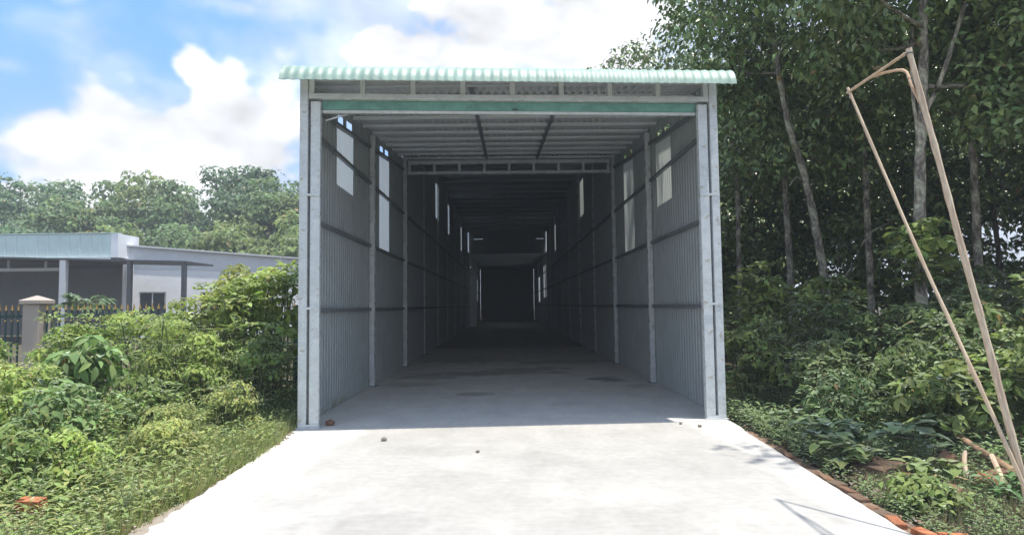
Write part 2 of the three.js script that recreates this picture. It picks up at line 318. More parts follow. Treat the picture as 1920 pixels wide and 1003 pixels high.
for (const side of [-1, 1]) {
  const wall = sub('side_wall', shed), z0 = frontZ(side * 3) - 0.06;
  bayWall(side, z0, -8.8, (z) => roofY(z) - 0.015, winFront[side], M.sheet, wall, M.panel, true);
  bayWall(side, -8.8, -39.5, 7.3, winHall[side], M.sheet, wall, M.panel, false);
  bayWall(side, -39.5, -62.4, 5.7, winRear[side], M.sheet, wall, M.panel, false);
  const X = side * 2.965;
  for (const y of [1.6, 2.93, 4.25]) { // girts between the posts, kept off the posts' faces
    for (let k = 0; k < 2; k++) part('girt', box(X - 0.03, X + 0.03, y - 0.03, y + 0.03, Math.min(z0 - 0.02, -k * BAY - 0.075), -(k + 1) * BAY + 0.075), M.girt, wall);
    for (let k = 2; k < 14; k++) part('girt', box(X - 0.03, X + 0.03, y - 0.03, y + 0.03, -k * BAY - 0.075, -(k + 1) * BAY + 0.075), M.girt, wall);
  }
  for (let k = 0; k < 2; k++) { const a = -k * BAY - (k ? 0.075 : 0.25), b = -(k + 1) * BAY + 0.075, y = (z) => 4.585 + 0.105 * -z; part('eave_girt', bar(V(X, y(a), a), V(X, y(b), b), 0.05, 0.06), M.girt, wall); }
  for (let k = 1; k < 14; k++) {
    const z = -k * BAY, top = k === 1 ? roofY(z) - 0.13 : k < 9 ? 7.25 : 5.6;
    const p = part('post', rbox(side * 2.99, side * (k < 3 ? 2.88 : 2.935), 0, top, z - 0.06, z + 0.06, 0.012), M.post, wall);
    part('base_plate', box(side * 2.985, side * 2.83, 0.002, 0.014, z - 0.1, z + 0.1), M.girt, p);
    if (k < 3) for (const y of [1.6, 2.93, 4.25]) part('cleat', box(side * 2.99, side * 2.87, y - 0.09, y + 0.09, z + 0.062, z + 0.07), M.post, p);
  }
}
{ // front frame, set slightly askew: posts, shutter guides, box truss header, green shutter cover
  const f = sub('front_frame', shed); f.rotation.y = Math.atan(SK);
  for (const s of [-1, 1]) {
    const p = part('post', rbox(s * 3.0, s * 2.885, 0.0, 4.93, -0.07, 0.06, 0.012), M.post, f);
    part('guide_rail', rbox(s * 2.85, s * 2.715, 0.0, 4.55, -0.045, 0.05, 0.01), M.post, f);
    part('guide_web', box(s * 2.884, s * 2.851, 0.0, 4.6, -0.06, -0.02), M.girt, f);
    for (const y of [0.02, 1.62, 3.2]) part('clip', box(s * 2.995, s * 2.72, y, y + 0.035, 0.062, 0.068), M.post, p);
    part('base_plate', box(s * 3.02, s * 2.69, 0.003, 0.014, -0.09, 0.1), M.post, p);
  }
  part('top_chord', rbox(-2.884, 2.884, 4.855, 4.93, -0.05, 0.05, 0.008), M.post, f);
  part('bottom_chord', rbox(-2.884, 2.884, 4.59, 4.665, -0.05, 0.05, 0.008), M.post, f);
  for (let k = 0; k <= 8; k++) { const x = -2.84 + k * 0.71; part('strut', box(x - 0.035, x + 0.035, 4.664, 4.856, -0.045, 0.045), M.post, f); }
  part('shutter_cover', rbox(-2.71, 2.71, 4.455, 4.585, -0.1, -0.03, 0.012), M.shutter, f);
  part('bottom_bar', rbox(-2.71, 2.71, 4.41, 4.452, -0.09, -0.035, 0.008), M.post, f);
  part('pull_handle', box(0.0, 0.08, 4.462, 4.482, -0.029, -0.015), M.darkSteel, f);
  part('stay', bar(V(-2.68, 4.32, -0.12), V(-2.36, 4.42, -0.12), 0.02), M.post, f);
}
{ // first roof: corrugated sheets bent down over the eave, on purlins
  const roof = sub('roof', shed), path = [[-8.95, 5.925 + 0.02]];
  for (let z = -8; z <= 0; z += 1) path.push([z, roofY(z) + 0.02]);
  path.push([0.16, roofY(0.16) + 0.02]);
  for (let k = 1; k <= 8; k++) { const a = k / 8 * 1.4; path.push([0.16 + 0.35 * Math.sin(a), roofY(0.16) + 0.02 - 0.35 * (1 - Math.cos(a))]); }
  const N = 6, per = 25 / 3, P = 0.1252, seg = 50, total = P * 50;
  for (let s = 0; s < N; s++) {
    const pos = [], uv = [], idx = [];
    for (let i = 0; i <= seg; i++) {
      const x = -total / 2 + (s * total / N) + i / seg * total / N * 1.004, d = 0.0065 * Math.cos((x + total / 2) / P * 2 * Math.PI) + s % 2 * 0.0015;
      let run = 0;
      path.forEach(([z, y], k) => {
        const a = path[Math.max(0, k - 1)], b = path[Math.min(path.length - 1, k + 1)], l = Math.hypot(b[0] - a[0], b[1] - a[1]), ny = (b[0] - a[0]) / l, nz = -(b[1] - a[1]) / l;
        if (k) run += Math.hypot(z - path[k - 1][0], y - path[k - 1][1]);
        const cr = k > 9 ? 0.0018 * (k % 2) : 0; // crimps pressed into the bend
        pos.push(x, y + ny * (d - cr), z + nz * (d - cr) - x * SK * sstep(-5, 0, z)); uv.push(x * 0.4, run * 0.4);
      });
    }
    const m = path.length;
    for (let i = 0; i < seg; i++) for (let k = 0; k < m - 1; k++) { const a = i * m + k, b = a + m; idx.push(a, a + 1, b, b, a + 1, b + 1); }
    const g = new THREE.BufferGeometry();
    g.setAttribute('position', new THREE.Float32BufferAttribute(pos, 3)); g.setAttribute('uv', new THREE.Float32BufferAttribute(uv, 2)); g.setIndex(idx); g.computeVertexNormals();
    part('roof_sheet', g, M.roofTwo ??= new THREE.MeshStandardMaterial({ color: rgb([0.38, 0.54, 0.46]), roughness: 0.5, map: wearTex, side: THREE.DoubleSide }), roof);
    // silvery liner laminated under the coloured sheet
    const g2 = g.clone(); { const p = g2.attributes.position; for (let k = 0; k < p.count; k++) { const deep = sstep(0.12, -0.1, p.getZ(k)); p.setY(k, p.getY(k) - lerp(0.003, 0.028, deep) + 0.019 * deep * Math.cos((p.getX(k) + 3.13) / 0.1252 * 2 * Math.PI)); if (p.getZ(k) > 0.15) p.setZ(k, p.getZ(k) - 0.006); } }
    part('foil_liner', g2, M.foil ??= std([0.84, 0.85, 0.85], 0.35, { side: THREE.DoubleSide, metalness: 0.6 }), roof);
  }
  for (let k = 0; k < 11; k++) { const z = -0.35 - k * 0.83, y = roofY(z) - 0.03; part('purlin', box(-2.98, 2.98, y - 0.06, y, z - 0.025, z + 0.025), M.purlin, roof); part('purlin_lip', box(-2.98, 2.98, y - 0.06, y - 0.05, z + 0.026, z + 0.06), M.purlin, roof); }
  for (const x of [-0.62, 0.78]) part('sag_strap', bar(V(x, roofY(-0.4) - 0.09, -0.4), V(x, roofY(-8.6) - 0.09, -8.6), 0.07, 0.025), M.girt, roof);
  for (const s of [-1, 1]) part('eave_trim', bar(V(s * 3.06, roofY(-0.2) - 0.03, -0.2 - s * 0.15), V(s * 3.06, roofY(-8.7) - 0.03, -8.7), 0.05, 0.06), M.post, roof);
}
{ // second portal where the tall hall begins
  const f = sub('inner_frame', shed), z = -8.767;
  part('top_chord', box(-2.848, 2.848, 5.64, 5.74, z - 0.05, z + 0.05), M.post, f);
  part('bottom_chord', box(-2.848, 2.848, 5.35, 5.43, z - 0.05, z + 0.05), M.post, f);
  for (let k = 0; k <= 8; k++) { const x = -2.8 + k * 0.7; part('strut', box(x - 0.035, x + 0.035, 5.431, 5.639, z - 0.045, z + 0.045), M.post, f); }
  part('gable_sheet', box(-2.98, 2.98, 5.66, 7.3, z - 0.2, z - 0.16), M.sheet, f);
}
{ // tall hall and the lower rear bay beyond it
  const roof = sub('roof', shed);
  part('roof_sheet', box(-3.1, 3.1, 7.3, 7.34, -39.6, -8.9), M.sheet, roof);
  for (let k = 0; k < 22; k++) part('purlin', box(-2.97, 2.97, 7.2, 7.298, -9.6 - k * 1.4 - 0.03, -9.6 - k * 1.4 + 0.03), M.sheet, roof);
  part('roof_sheet', box(-3.1, 3.1, 5.7, 5.74, -62.5, -39.7), M.sheet, roof);
  const b = sub('cross_wall', shed);
  part('lintel_sheet', box(-2.98, 2.98, 5.6, 6.72, -39.66, -39.6), M.sheet, b);
  for (const [u, v] of [[-2.98, -2.55], [-1.85, 2.25], [2.8, 2.98]]) part('lintel_sheet', box(u, v, 6.7202, 6.7388, -39.66, -39.6), M.sheet, b);
  part('lintel_sheet', box(-2.98, 2.98, 6.739, 7.296, -39.66, -39.6), M.sheet, b);
  const e = sub('end_wall', shed);
  for (let k = 0; k < 5; k++) part('wall_sheet', box(-2.98 + k * 1.192, -2.98 + (k + 1) * 1.192 - 0.0005, -0.02, 5.7, -62.45, -62.4), M.sheet, e);
}

// ------------------------------------------------------------------ brick edging, loose bricks, stones
const brickTex = tex(256, 128, (x, y) => { const a = tile(x, y, 256, 128, 14, 4, 3), b = tile(x, y, 256, 128, 5, 3, 12); const v = 0.86 + 0.5 * a + (rng() - 0.5) * 0.12; return [v, v * (0.98 + 0.25 * b), v * (0.96 + 0.3 * b)]; }, { srgb: true });
const brickMats = [[0.3, 0.17, 0.11], [0.26, 0.17, 0.12], [0.33, 0.2, 0.13], [0.24, 0.18, 0.13]].map((c) => std(c, 0.95, { map: brickTex, bumpMap: grainBump, bumpScale: 0.006 }));
const orange = std([0.5, 0.2, 0.095], 0.85, { map: brickTex, bumpMap: grainBump, bumpScale: 0.004 });
{
  const t = thing('brick_edging', 'weathered row of brown bricks along the right driveway edge', 'brick edging', [0, 0, 0]);
  const g = new RoundedBoxGeometry(0.105, 0.11, 0.205, 2, 0.012);
  for (let k = 4; k < 17; k++) {
    const z = 0.75 + k * 0.213, b = part('brick', g, k === 16 ? orange : brickMats[k % 4], t);
    b.position.set(3.07 - z * 0.06 + rr(-0.03, 0.03), -0.062 + rr(-0.03, 0.012), z + rr(-0.02, 0.02)); b.rotation.set(rr(-0.12, 0.12), rr(-0.2, 0.2) - 0.05, rr(-0.2, 0.2)); b.scale.set(rr(0.85, 1.1), rr(0.8, 1.05), rr(0.7, 1.0));
  }
}
function hollowBrick(name, label, pos, rot, group) { // clay block with four square holes through its length
  const t = thing(name, label, 'brick', pos, 0, group); t.rotation.set(...rot);
  const w = 0.085, h = 0.085, l = 0.19, wall = 0.011, s = new THREE.Shape();
  s.moveTo(-w / 2, -h / 2); s.lineTo(w / 2, -h / 2); s.lineTo(w / 2, h / 2); s.lineTo(-w / 2, h / 2); s.closePath();
  for (const ix of [-1, 1]) for (const iy of [-1, 1]) {
    const c = (w - wall) / 4, r = (w - 3 * wall) / 4, x = ix * c, y = iy * c, q = new THREE.Path();
    q.moveTo(x - r, y - r); q.lineTo(x - r, y + r); q.lineTo(x + r, y + r); q.lineTo(x + r, y - r); q.closePath(); s.holes.push(q);
  }
  const g = new THREE.ExtrudeGeometry(s, { depth: l, bevelEnabled: true, bevelSize: 0.0015, bevelThickness: 0.0015, bevelSegments: 1 }).translate(0, h / 2, -l / 2);
  part('clay_body', g, orange, t);
  return t;
}
hollowBrick('hollow_brick', 'bright orange hollow clay brick at the near end of the brick edging', [2.86, -0.085, 4.42], [0, 0.15, 0], 'loose hollow clay bricks');
hollowBrick('hollow_brick', 'orange hollow clay brick lying outward beside the brick edging end', [3.03, -0.09, 4.47], [0, 1.35, 0], 'loose hollow clay bricks');
hollowBrick('hollow_brick', 'orange hollow clay brick showing highest among weeds at lower left', [-3.78, 0.125, 4.02], [0.05, 1.45, 0.1], 'loose hollow clay bricks');
hollowBrick('hollow_brick', 'orange hollow clay brick low in weeds at the bottom left corner', [-3.68, -0.06, 4.13], [0, 0.4, 0.05], 'loose hollow clay bricks');
hollowBrick('hollow_brick', 'dull orange hollow brick supporting the topmost one in left weeds', [-3.8, 0.038, 4.0], [0, 1.0, 0], 'loose hollow clay bricks');
hollowBrick('hollow_brick', 'dull orange hollow brick at the foot of the left weed stack', [-3.8, -0.05, 4.0], [0, 0.5, 0], 'loose hollow clay bricks');
function lump(r, seed, sx = 1, sy = 0.7, sz = 1, k = 0.5) {
  const g = new THREE.IcosahedronGeometry(r, 3), p = g.attributes.position;
  for (let i = 0; i < p.count; i++) { const v = V(p.getX(i), p.getY(i), p.getZ(i)).normalize(), q = r * (1 + k * fbm(v.x * 1.6 + seed, v.y * 1.6, v.z * 1.6, 3)); p.setXYZ(i, v.x * q * sx, v.y * q * sy, v.z * q * sz); }
  g.computeVertexNormals(); return g;
}
const stoneMat = std([0.3, 0.26, 0.22], 0.95, { bumpMap: grainBump, bumpScale: 0.01 });
[[-1.65, 1.05, 0.035, 'small dark stone near the left end of the driveway joint'], [-0.46, 1.75, 0.022, 'tiny pebble in the middle of the bright driveway'], [2.25, 0.23, 0.022, 'tiny stone in the sunlit notch, nearer the shed middle'], [2.45, 0.44, 0.026, 'small stone in front of the sunlit notch near right post']].forEach(([x, z, r, l], k) => {
  const m = part(numbered('stone'), lump(r, k * 7), stoneMat, scene); m.position.set(x, r * 0.5, z); tag(m, l, 'stone', 'stones on the concrete');
});
{ const m = part(numbered('brick_fragment'), lump(0.055, 31, 1.2, 0.8, 0.9, 0.7), brickMats[0], scene); m.position.set(-2.6, 0.035, 0.0); tag(m, 'brown brick fragment at the foot of the left shed post', 'brick', 'broken bricks'); }

// ------------------------------------------------------------------ leaning pole frame
{
  const t = thing('pole_frame', 'tall leaning frame of pale bare poles with a bent brace at top', 'pole frame', [3.3, -0.08, 4.97]);
  const at = (x, y, z) => V(x - 3.3, y + 0.08, z - 4.97), A = at(2.79, 3.41, 3.8), B = at(2.772, 3.42, 4.63), F1 = at(3.29, -0.08, 4.93), F2 = at(3.31, -0.08, 5.03);
  const mk = (name, pts, r, col) => { const s = new Surf(), n = pts.length * 9, c = new THREE.CatmullRomCurve3(pts).getPoints(n); s.tube(c, c.map((_, k) => r * (1 + (k % 4 === 0 ? 0.13 : -0.02) + 0.03 * Math.sin(k * 2.1)) * (1 - 0.16 * k / n)), 9, col, 0.15); return part(name, s.geo(), M.wood, t); };
  mk('thick_pole', [F1, at(3.1, 1.2, 4.83), at(2.92, 2.35, 4.74), B.clone().lerp(F1, -0.005)], 0.0225, [1.0, 0.9, 0.78]);
  mk('thin_pole', [F2, at(3.13, 0.7, 4.86), at(2.96, 2.0, 4.34), A.clone().lerp(F2, -0.01)], 0.0135, [1.0, 0.88, 0.74]);
  mk('crosspiece', [A.clone().lerp(B, -0.03), A.clone().lerp(B, 0.5), B.clone().lerp(A, -0.02)], 0.012, [1.0, 0.86, 0.7]);
  const J = B.clone().lerp(F1, 0.13);
  mk('bent_brace', [A.clone().lerp(B, 0.38), A.clone().lerp(B, 0.62).add(V(0.03, -0.03, 0)), A.clone().lerp(B, 0.88).add(V(0.03, -0.11, 0)), B.clone().lerp(F1, 0.07).add(V(-0.02, 0, -0.04)), J], 0.011, [1.0, 0.8, 0.64]);
  part('lashing', new THREE.TorusGeometry(0.022, 0.006, 6, 14).rotateX(1.35).translate(B.x, B.y - 0.02, B.z), M.rod, t);
}

// ------------------------------------------------------------------ warehouse at left
{
  const t = thing('warehouse', 'low white warehouse with mint fascia and dark open bay beyond the fence', 'warehouse', [-22, 0, -28]);
  const W = (x0, x1, y0, y1, z0, z1) => box(x0 + 22, x1 + 22, y0, y1, z0 + 28, z1 + 28);
  const fs = part('fascia', W(-40, -22.4, 4.62, 5.93, -27.3, -27), M.mint, t);
  for (let k = 0; k < 29; k++) part('fascia_rib', W(-39.8 + k * 0.6, -39.74 + k * 0.6, 4.64, 5.9, -26.999, -26.975), M.mint, fs);
  part('fascia_end', W(-22.398, -22.0, 4.6, 5.95, -29, -26.96), M.white, t);
  part('cap_flashing', W(-40, -22.0, 5.952, 6.0, -27.35, -26.94), M.mint, t);
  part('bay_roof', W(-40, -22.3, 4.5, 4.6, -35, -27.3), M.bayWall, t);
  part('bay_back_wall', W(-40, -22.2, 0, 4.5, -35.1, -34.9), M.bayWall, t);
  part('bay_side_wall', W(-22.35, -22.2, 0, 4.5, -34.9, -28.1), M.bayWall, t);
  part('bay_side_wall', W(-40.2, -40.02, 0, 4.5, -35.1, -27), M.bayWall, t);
  part('gutter', W(-40, -22.4, 4.46, 4.6, -26.99, -26.88), M.paleGrey, t); part('downpipe', new THREE.CylinderGeometry(0.05, 0.05, 4.4, 8).translate(0.12, 2.2, 0.36), M.paleGrey, t);
  part('pilaster', W(-22.15, -21.75, 0, 4.55, -28.1, -27.7), M.white, t);
  const c = new THREE.BoxGeometry(23.4, 0.09, 3.1).translate(0, 0, 0); c.rotateZ(-0.034); c.translate(-28.35 + 22, 4.5 - 0.02, -25.5 + 28);
  part('canopy', c, M.darkSteel, t);
  for (const x of [-30.2, -26.6, -23.0, -19.6, -16.8]) part('canopy_post', W(x - (x < -20 ? 0.15 : 0.09), x + (x < -20 ? 0.15 : 0.09), 0, 4.42 - 0.034 * (x + 28.35), -24.2, -23.95), x < -20 ? M.paleGrey : M.darkSteel, t);
  part('tie_beam', W(-40, -24.1, 3.78, 3.95, -25.6, -25.4), M.paleGrey, t);
  for (let k = 0; k < 8; k++) part('tie_strut', W(-39 + k * 2, -38.9 + k * 2, 3.95, 4.45, -25.55, -25.45), M.paleGrey, t);
  // long side wall running back to the right
  const g = sub('side_wall', t); g.position.set(-0.1, 0, 0); g.rotation.y = 0.614;
  const s = new THREE.Shape(); s.moveTo(0, 0); s.lineTo(24, 0); s.lineTo(24, 4.0); s.lineTo(0, 4.0); s.closePath();
  const wins = [[0.65, 2.05], [3.89, 4.93], [7.2, 8.3]];
  for (const [a, b] of wins) { const h = new THREE.Path(); h.moveTo(a, 1.3); h.lineTo(a, 2.68); h.lineTo(b, 2.68); h.lineTo(b, 1.3); h.closePath(); s.holes.push(h); }
  part('wall_face', new THREE.ExtrudeGeometry(s, { depth: 0.18, bevelEnabled: false }).translate(0, 0, -0.18), M.white, g);
  const s3 = new THREE.Shape(); s3.moveTo(0, 4.003); s3.lineTo(24, 4.003); s3.lineTo(24, 4.5); s3.lineTo(8.7, 4.95); s3.lineTo(0, 5.32); s3.closePath();
  part('upper_band', new THREE.ExtrudeGeometry(s3, { depth: 0.2, bevelEnabled: false }).translate(0, 0, -0.18), M.paleGrey, g);
  part('roof_edge', bar(V(-0.1, 5.36, 0), V(8.7, 4.99, 0), 0.08, 0.5), M.paleGrey, g); part('roof_edge', bar(V(8.75, 4.985, 0), V(24, 4.54, 0), 0.08, 0.5), M.paleGrey, g);
  for (const [a, b] of wins) { const w = part('window', box(a, b, 1.3, 2.68, -0.14, -0.12), M.glass, g); part('frame', mergeGeometries([box(a, b, 2.62, 2.679, -0.119, -0.05), box(a, b, 1.301, 1.36, -0.119, -0.05), box(a + 0.001, a + 0.06, 1.361, 2.619, -0.119, -0.05), box(b - 0.06, b - 0.001, 1.361, 2.619, -0.119, -0.05), box((a + b) / 2 - 0.03, (a + b) / 2 + 0.03, 1.361, 2.619, -0.119, -0.06)]), M.paleGrey, w); part('sill', box(a - 0.06, b + 0.06, 1.22, 1.297, 0.002, 0.08), M.paleGrey, w); }
}
{ // boundary fence with a pillar
  const p = thing('fence_pillar', 'beige rendered fence pillar with pyramid cap among the shrubs', 'pillar', [-8.92, -0.1, -3]);
  part('shaft', rbox(-0.155, 0.155, 0, 1.87, -0.155, 0.155, 0.012), M.pillar, p);
  part('cap', mergeGeometries([rbox(-0.2, 0.2, 1.872, 1.95, -0.2, 0.2, 0.012), new THREE.ConeGeometry(0.27, 0.09, 4, 1).rotateY(Math.PI / 4).translate(0, 1.993, 0).toNonIndexed()]), M.pillar, p);
  const panel = (label, x0, x1) => {
    const t = thing('picket_fence', label, 'fence', [x0, -0.1, -3], 0, 'fence panels either side of the pillar'), n = Math.round((x1 - x0) / 0.115);
    for (const y of [0.35, 1.62]) part('rail', box(0, x1 - x0, y, y + 0.05, -0.028, 0.028), M.picket, t);
    const pg = box(-0.016, 0.016, 0.15, 1.76, 0.029, 0.045), tg = new THREE.ConeGeometry(0.026, 0.12, 4).translate(0, 1.82, 0.037), kg = new THREE.SphereGeometry(0.018, 6, 4).translate(0, 1.56, 0.05);
    for (let k = 0; k < n; k++) { const q = part('picket', pg, M.picket, t); q.position.x = 0.06 + k * 0.115; part('spear_tip', tg, M.gold, q); part('knob', kg, M.gold, q); }
    if (x1 - x0 > 4.5) part('end_post', box(x1 - x0, x1 - x0 + 0.06, 0, 1.8, -0.03, 0.03), M.picket, t);
  };
  panel('dark teal picket fence with gold tips, left of the beige pillar', -12.4, -9.08);
  panel('dark teal picket fence with gold tips, right of the beige pillar', -8.76, -4.1);
}

// ------------------------------------------------------------------ vegetation
const UP = V(0, 1, 0);
// leaves on the skin of a rounded clump, each lying roughly across the way it faces
function clump(S_, c, r, n, L, W, col, k, droop = 0.35, low = -0.35, fine = false) {
  for (let i = 0; i < n; i++) {
    const u = unit(); if (u.y < low) u.y = -u.y;
    const q = rr(0.72, 1.06), p = V(c.x + u.x * r[0] * q, c.y + u.y * r[1] * q, c.z + u.z * r[2] * q);
    const nrm = V(u.x + rr(-0.45, 0.45), u.y + 0.45 + rr(-0.3, 0.3), u.z + rr(-0.45, 0.45)).normalize();
    const d = V(u.x * 0.7 + rr(-0.8, 0.8), -droop + rr(-0.4, 0.4), u.z * 0.7 + rr(-0.8, 0.8)); d.addScaledVector(nrm, -d.dot(nrm)).normalize();
    const s = rr(0.6, 1.25); p.addScaledVector(d, -0.4 * L * s);
    S_.leaf(p, d, nrm, L * s, W * s, tint(col, k), 0.22, 0.18, fine);
  }
}
// a tree given in its own axes: trunk path with radii, lobes [x, y, z, rx, ry, rz, clusters]
function tree(name, label, pos, { path, radii, lobes, leaf = [0.19, 0.09], col = [0.05, 0.1, 0.03], per = 20, R = 0.42, bark = [0.62, 0.6, 0.56], mat = M.gloss, droop = 0.35, extra = [], sides = 10, twigs = 4, category = 'tree' }, group) {
  const t = thing(name, label, category, pos, 0, group);
  const P = path.map((p) => V(...p)), curve = new THREE.CatmullRomCurve3(P), n = P.length * 5, pts = curve.getPoints(n);
  const rad = pts.map((_, k) => { const f = k / n * (radii.length - 1), i = Math.min(radii.length - 2, Math.floor(f)); return lerp(radii[i], radii[i + 1], f - i); });
  part('trunk', new Surf().tube(pts, rad, sides, bark, 0.25).geo(), M.bark, t);
  const limb = (a, b, ra, rb) => { const m = a.clone().lerp(b, 0.5).add(V(rr(-0.2, 0.2), a.distanceTo(b) * -0.06, rr(-0.2, 0.2))), c = new THREE.CatmullRomCurve3([a, m, b]).getPoints(8); return new Surf().tube(c, c.map((_, k) => lerp(ra, rb, k / 8)), 6, bark.map((v) => v * 0.95), 0.2); };
  const top = P[P.length - 1], L = new Surf();
  for (const [x, y, z, rx, ry, rz, k] of lobes) {
    const c = V(x, y, z);
    let best = 0, bd = 1e9; pts.forEach((p, i) => { const d = p.distanceTo(c) + (p.y > y - 0.25 * ry ? 3 : 0); if (d < bd && i > n * 0.3) { bd = d; best = i; } });
    part('limb', limb(pts[best], c, Math.max(0.015, rad[best] * 0.55), 0.015).geo(), M.bark, t);
    const tw = new Surf(), k0 = rr(0.8, 1.15);
    for (let i = 0; i < k; i++) {
      const u = unit(), q = Math.pow(rnd(), 1 / 2.3), p = V(x + u.x * rx * q, y + u.y * ry * q, z + u.z * rz * q);
      const q2 = R * rr(0.7, 1.3); clump(L, p, [q2, q2 * 0.7, q2], per, leaf[0], leaf[1], col, k0 * rr(0.75, 1.3), droop);
      if (i < twigs) { const m = c.clone().lerp(p, 0.5); tw.tube([c, m.add(V(0, 0.1, 0)), p], [0.014, 0.01, 0.005], 4, bark); }
    }
    if (twigs) part('twigs', tw.geo(), M.bark, t);
  }
  for (const [pp, r0, r1] of extra) { const c = new THREE.CatmullRomCurve3(pp.map((q) => V(...q))).getPoints(10); part('limb', new Surf().tube(c, c.map((_, k) => lerp(r0, r1, k / 10)), 7, bark, 0.2).geo(), M.bark, t); }
  part('crown', L.geo(), mat, t);
  return t;
}
function copyThing(o, label, pos, turn, s, group) {
  const c = o.clone(); c.name = numbered(o.name.replace(/_\d{3}$/, '')); c.position.set(...pos); c.rotation.y = turn; c.scale.set(s[0], s[1], s[2] ?? s[0]); c.userData = { ...o.userData, label, group: group ?? o.userData.group }; scene.add(c); return c;
}
// a shrub: arching stems with leaves set along them and on side twigs
function shrub(name, label, pos, { h = 1.5, w = 1, stems = 14, leaf = [0.11, 0.055], col = [0.07, 0.15, 0.035], step = 0.07, twig = 0.28, compound = false, mat = M.leaf, lean = 0.9, stemCol = [0.12, 0.14, 0.06], from = 0.12, droop = 0.3, category = 'shrub', full = 1 }, group) {
  const t = thing(name, label, category, pos, 0, group), L = new Surf(), st = new Surf(), fine = pos[2] > -3.5 && leaf[0] > 0.115;
  for (let s = 0; s < stems; s++) {
    const a = rr(0, 2 * Math.PI), sp = Math.sqrt(rnd()) * w * lean, hh = h * rr(0.62, 1.05) * (1 - 0.25 * (sp / w) ** 2), b = V(Math.cos(a) * sp * 0.25, 0, Math.sin(a) * sp * 0.25), e = V(Math.cos(a) * sp, hh, Math.sin(a) * sp);
    const c = new THREE.CatmullRomCurve3([b, b.clone().lerp(e, 0.5).add(V(rr(-0.08, 0.08), hh * 0.14, rr(-0.08, 0.08))), e, e.clone().add(V(Math.cos(a) * 0.12 * w, -0.04 * h, Math.sin(a) * 0.12 * w))]);
    const n = Math.max(6, Math.round(hh / step)), pts = c.getPoints(n), k0 = rr(0.75, 1.25);
    st.tube(pts.filter((_, k) => k % 2 === 0 || k === n), pts.filter((_, k) => k % 2 === 0 || k === n).map((_, k, q) => lerp(0.011, 0.003, k / q.length) * (0.6 + h * 0.35)), 4, stemCol);
    for (let k = Math.floor(n * from); k <= n; k++) {
      const p = pts[k], ph = k * 2.4 + a;
      if (twig > 0 && k < n) {
        const d = V(Math.cos(ph), rr(0.1, 0.7), Math.sin(ph)).normalize(), tl = twig * rr(0.5, 1.2) * (1 - 0.4 * k / n), m = compound ? Math.max(4, Math.round(tl / 0.035)) : Math.max(3, Math.round(tl / 0.06));
        const kk = k0 * rr(0.75, 1.25);
        for (let j = 1; j <= m; j++) {
          const q = p.clone().addScaledVector(d, tl * j / m); q.y -= 0.35 * tl * (j / m) ** 2;
          if (compound) for (const sd of [-1, 1]) { const side = d.clone().cross(UP).normalize().multiplyScalar(sd), dd = side.addScaledVector(d, 0.5).add(V(0, -0.15, 0)).normalize(); L.leaf(q, dd, UP, leaf[0] * rr(0.8, 1.1), leaf[1], tint(col, kk), 0.12, 0.1); }
          else { const dd = d.clone().add(V(rr(-0.8, 0.8), -droop + rr(-0.3, 0.4), rr(-0.8, 0.8))).normalize(), z = rr(0.65, 1.25); L.leaf(q, dd, V(rr(-0.4, 0.4), 1, rr(-0.4, 0.4)).normalize(), leaf[0] * z, leaf[1] * z, tint(col, kk), 0.22, 0.18, fine); }
        }
      } else { const dd = V(Math.cos(ph), rr(-0.4, 0.5), Math.sin(ph)).normalize(), z = rr(0.7, 1.25); L.leaf(p, dd, UP, leaf[0] * z, leaf[1] * z, tint(col, k0), 0.15, 0.22, fine); }
    }
  }
  if (twig > 0 && full > 0) { // the leafy masses that make its outline
    const n = Math.round((7 + 9 * w * h) * full);
    for (let k = 0; k < n; k++) {
      const a = k * 2.4 + rr(-0.4, 0.4), f = (k + 0.5) / n, q = Math.sqrt(1 - f) * w * 0.8, y = h * (0.28 + 0.62 * Math.pow(f, 0.75)) * rr(0.85, 1.08), r = rr(0.16, 0.27) * (0.55 + 0.4 * w);
      clump(L, V(Math.cos(a) * q, y, Math.sin(a) * q), [r * 1.2, r * 0.8, r * 1.2], Math.round(52 * r * r / (leaf[0] * leaf[1] * (compound ? 4 : 1)) * 0.11 * 1.6) + 8, leaf[0] * (compound ? 1.5 : 1), leaf[1] * (compound ? 1.5 : 1), col, rr(0.75, 1.3), droop, -0.35, fine);
    }
  }
  part('stems', st.geo(), M.stem, t); part('foliage', L.geo(), mat, t);
  return t;
}

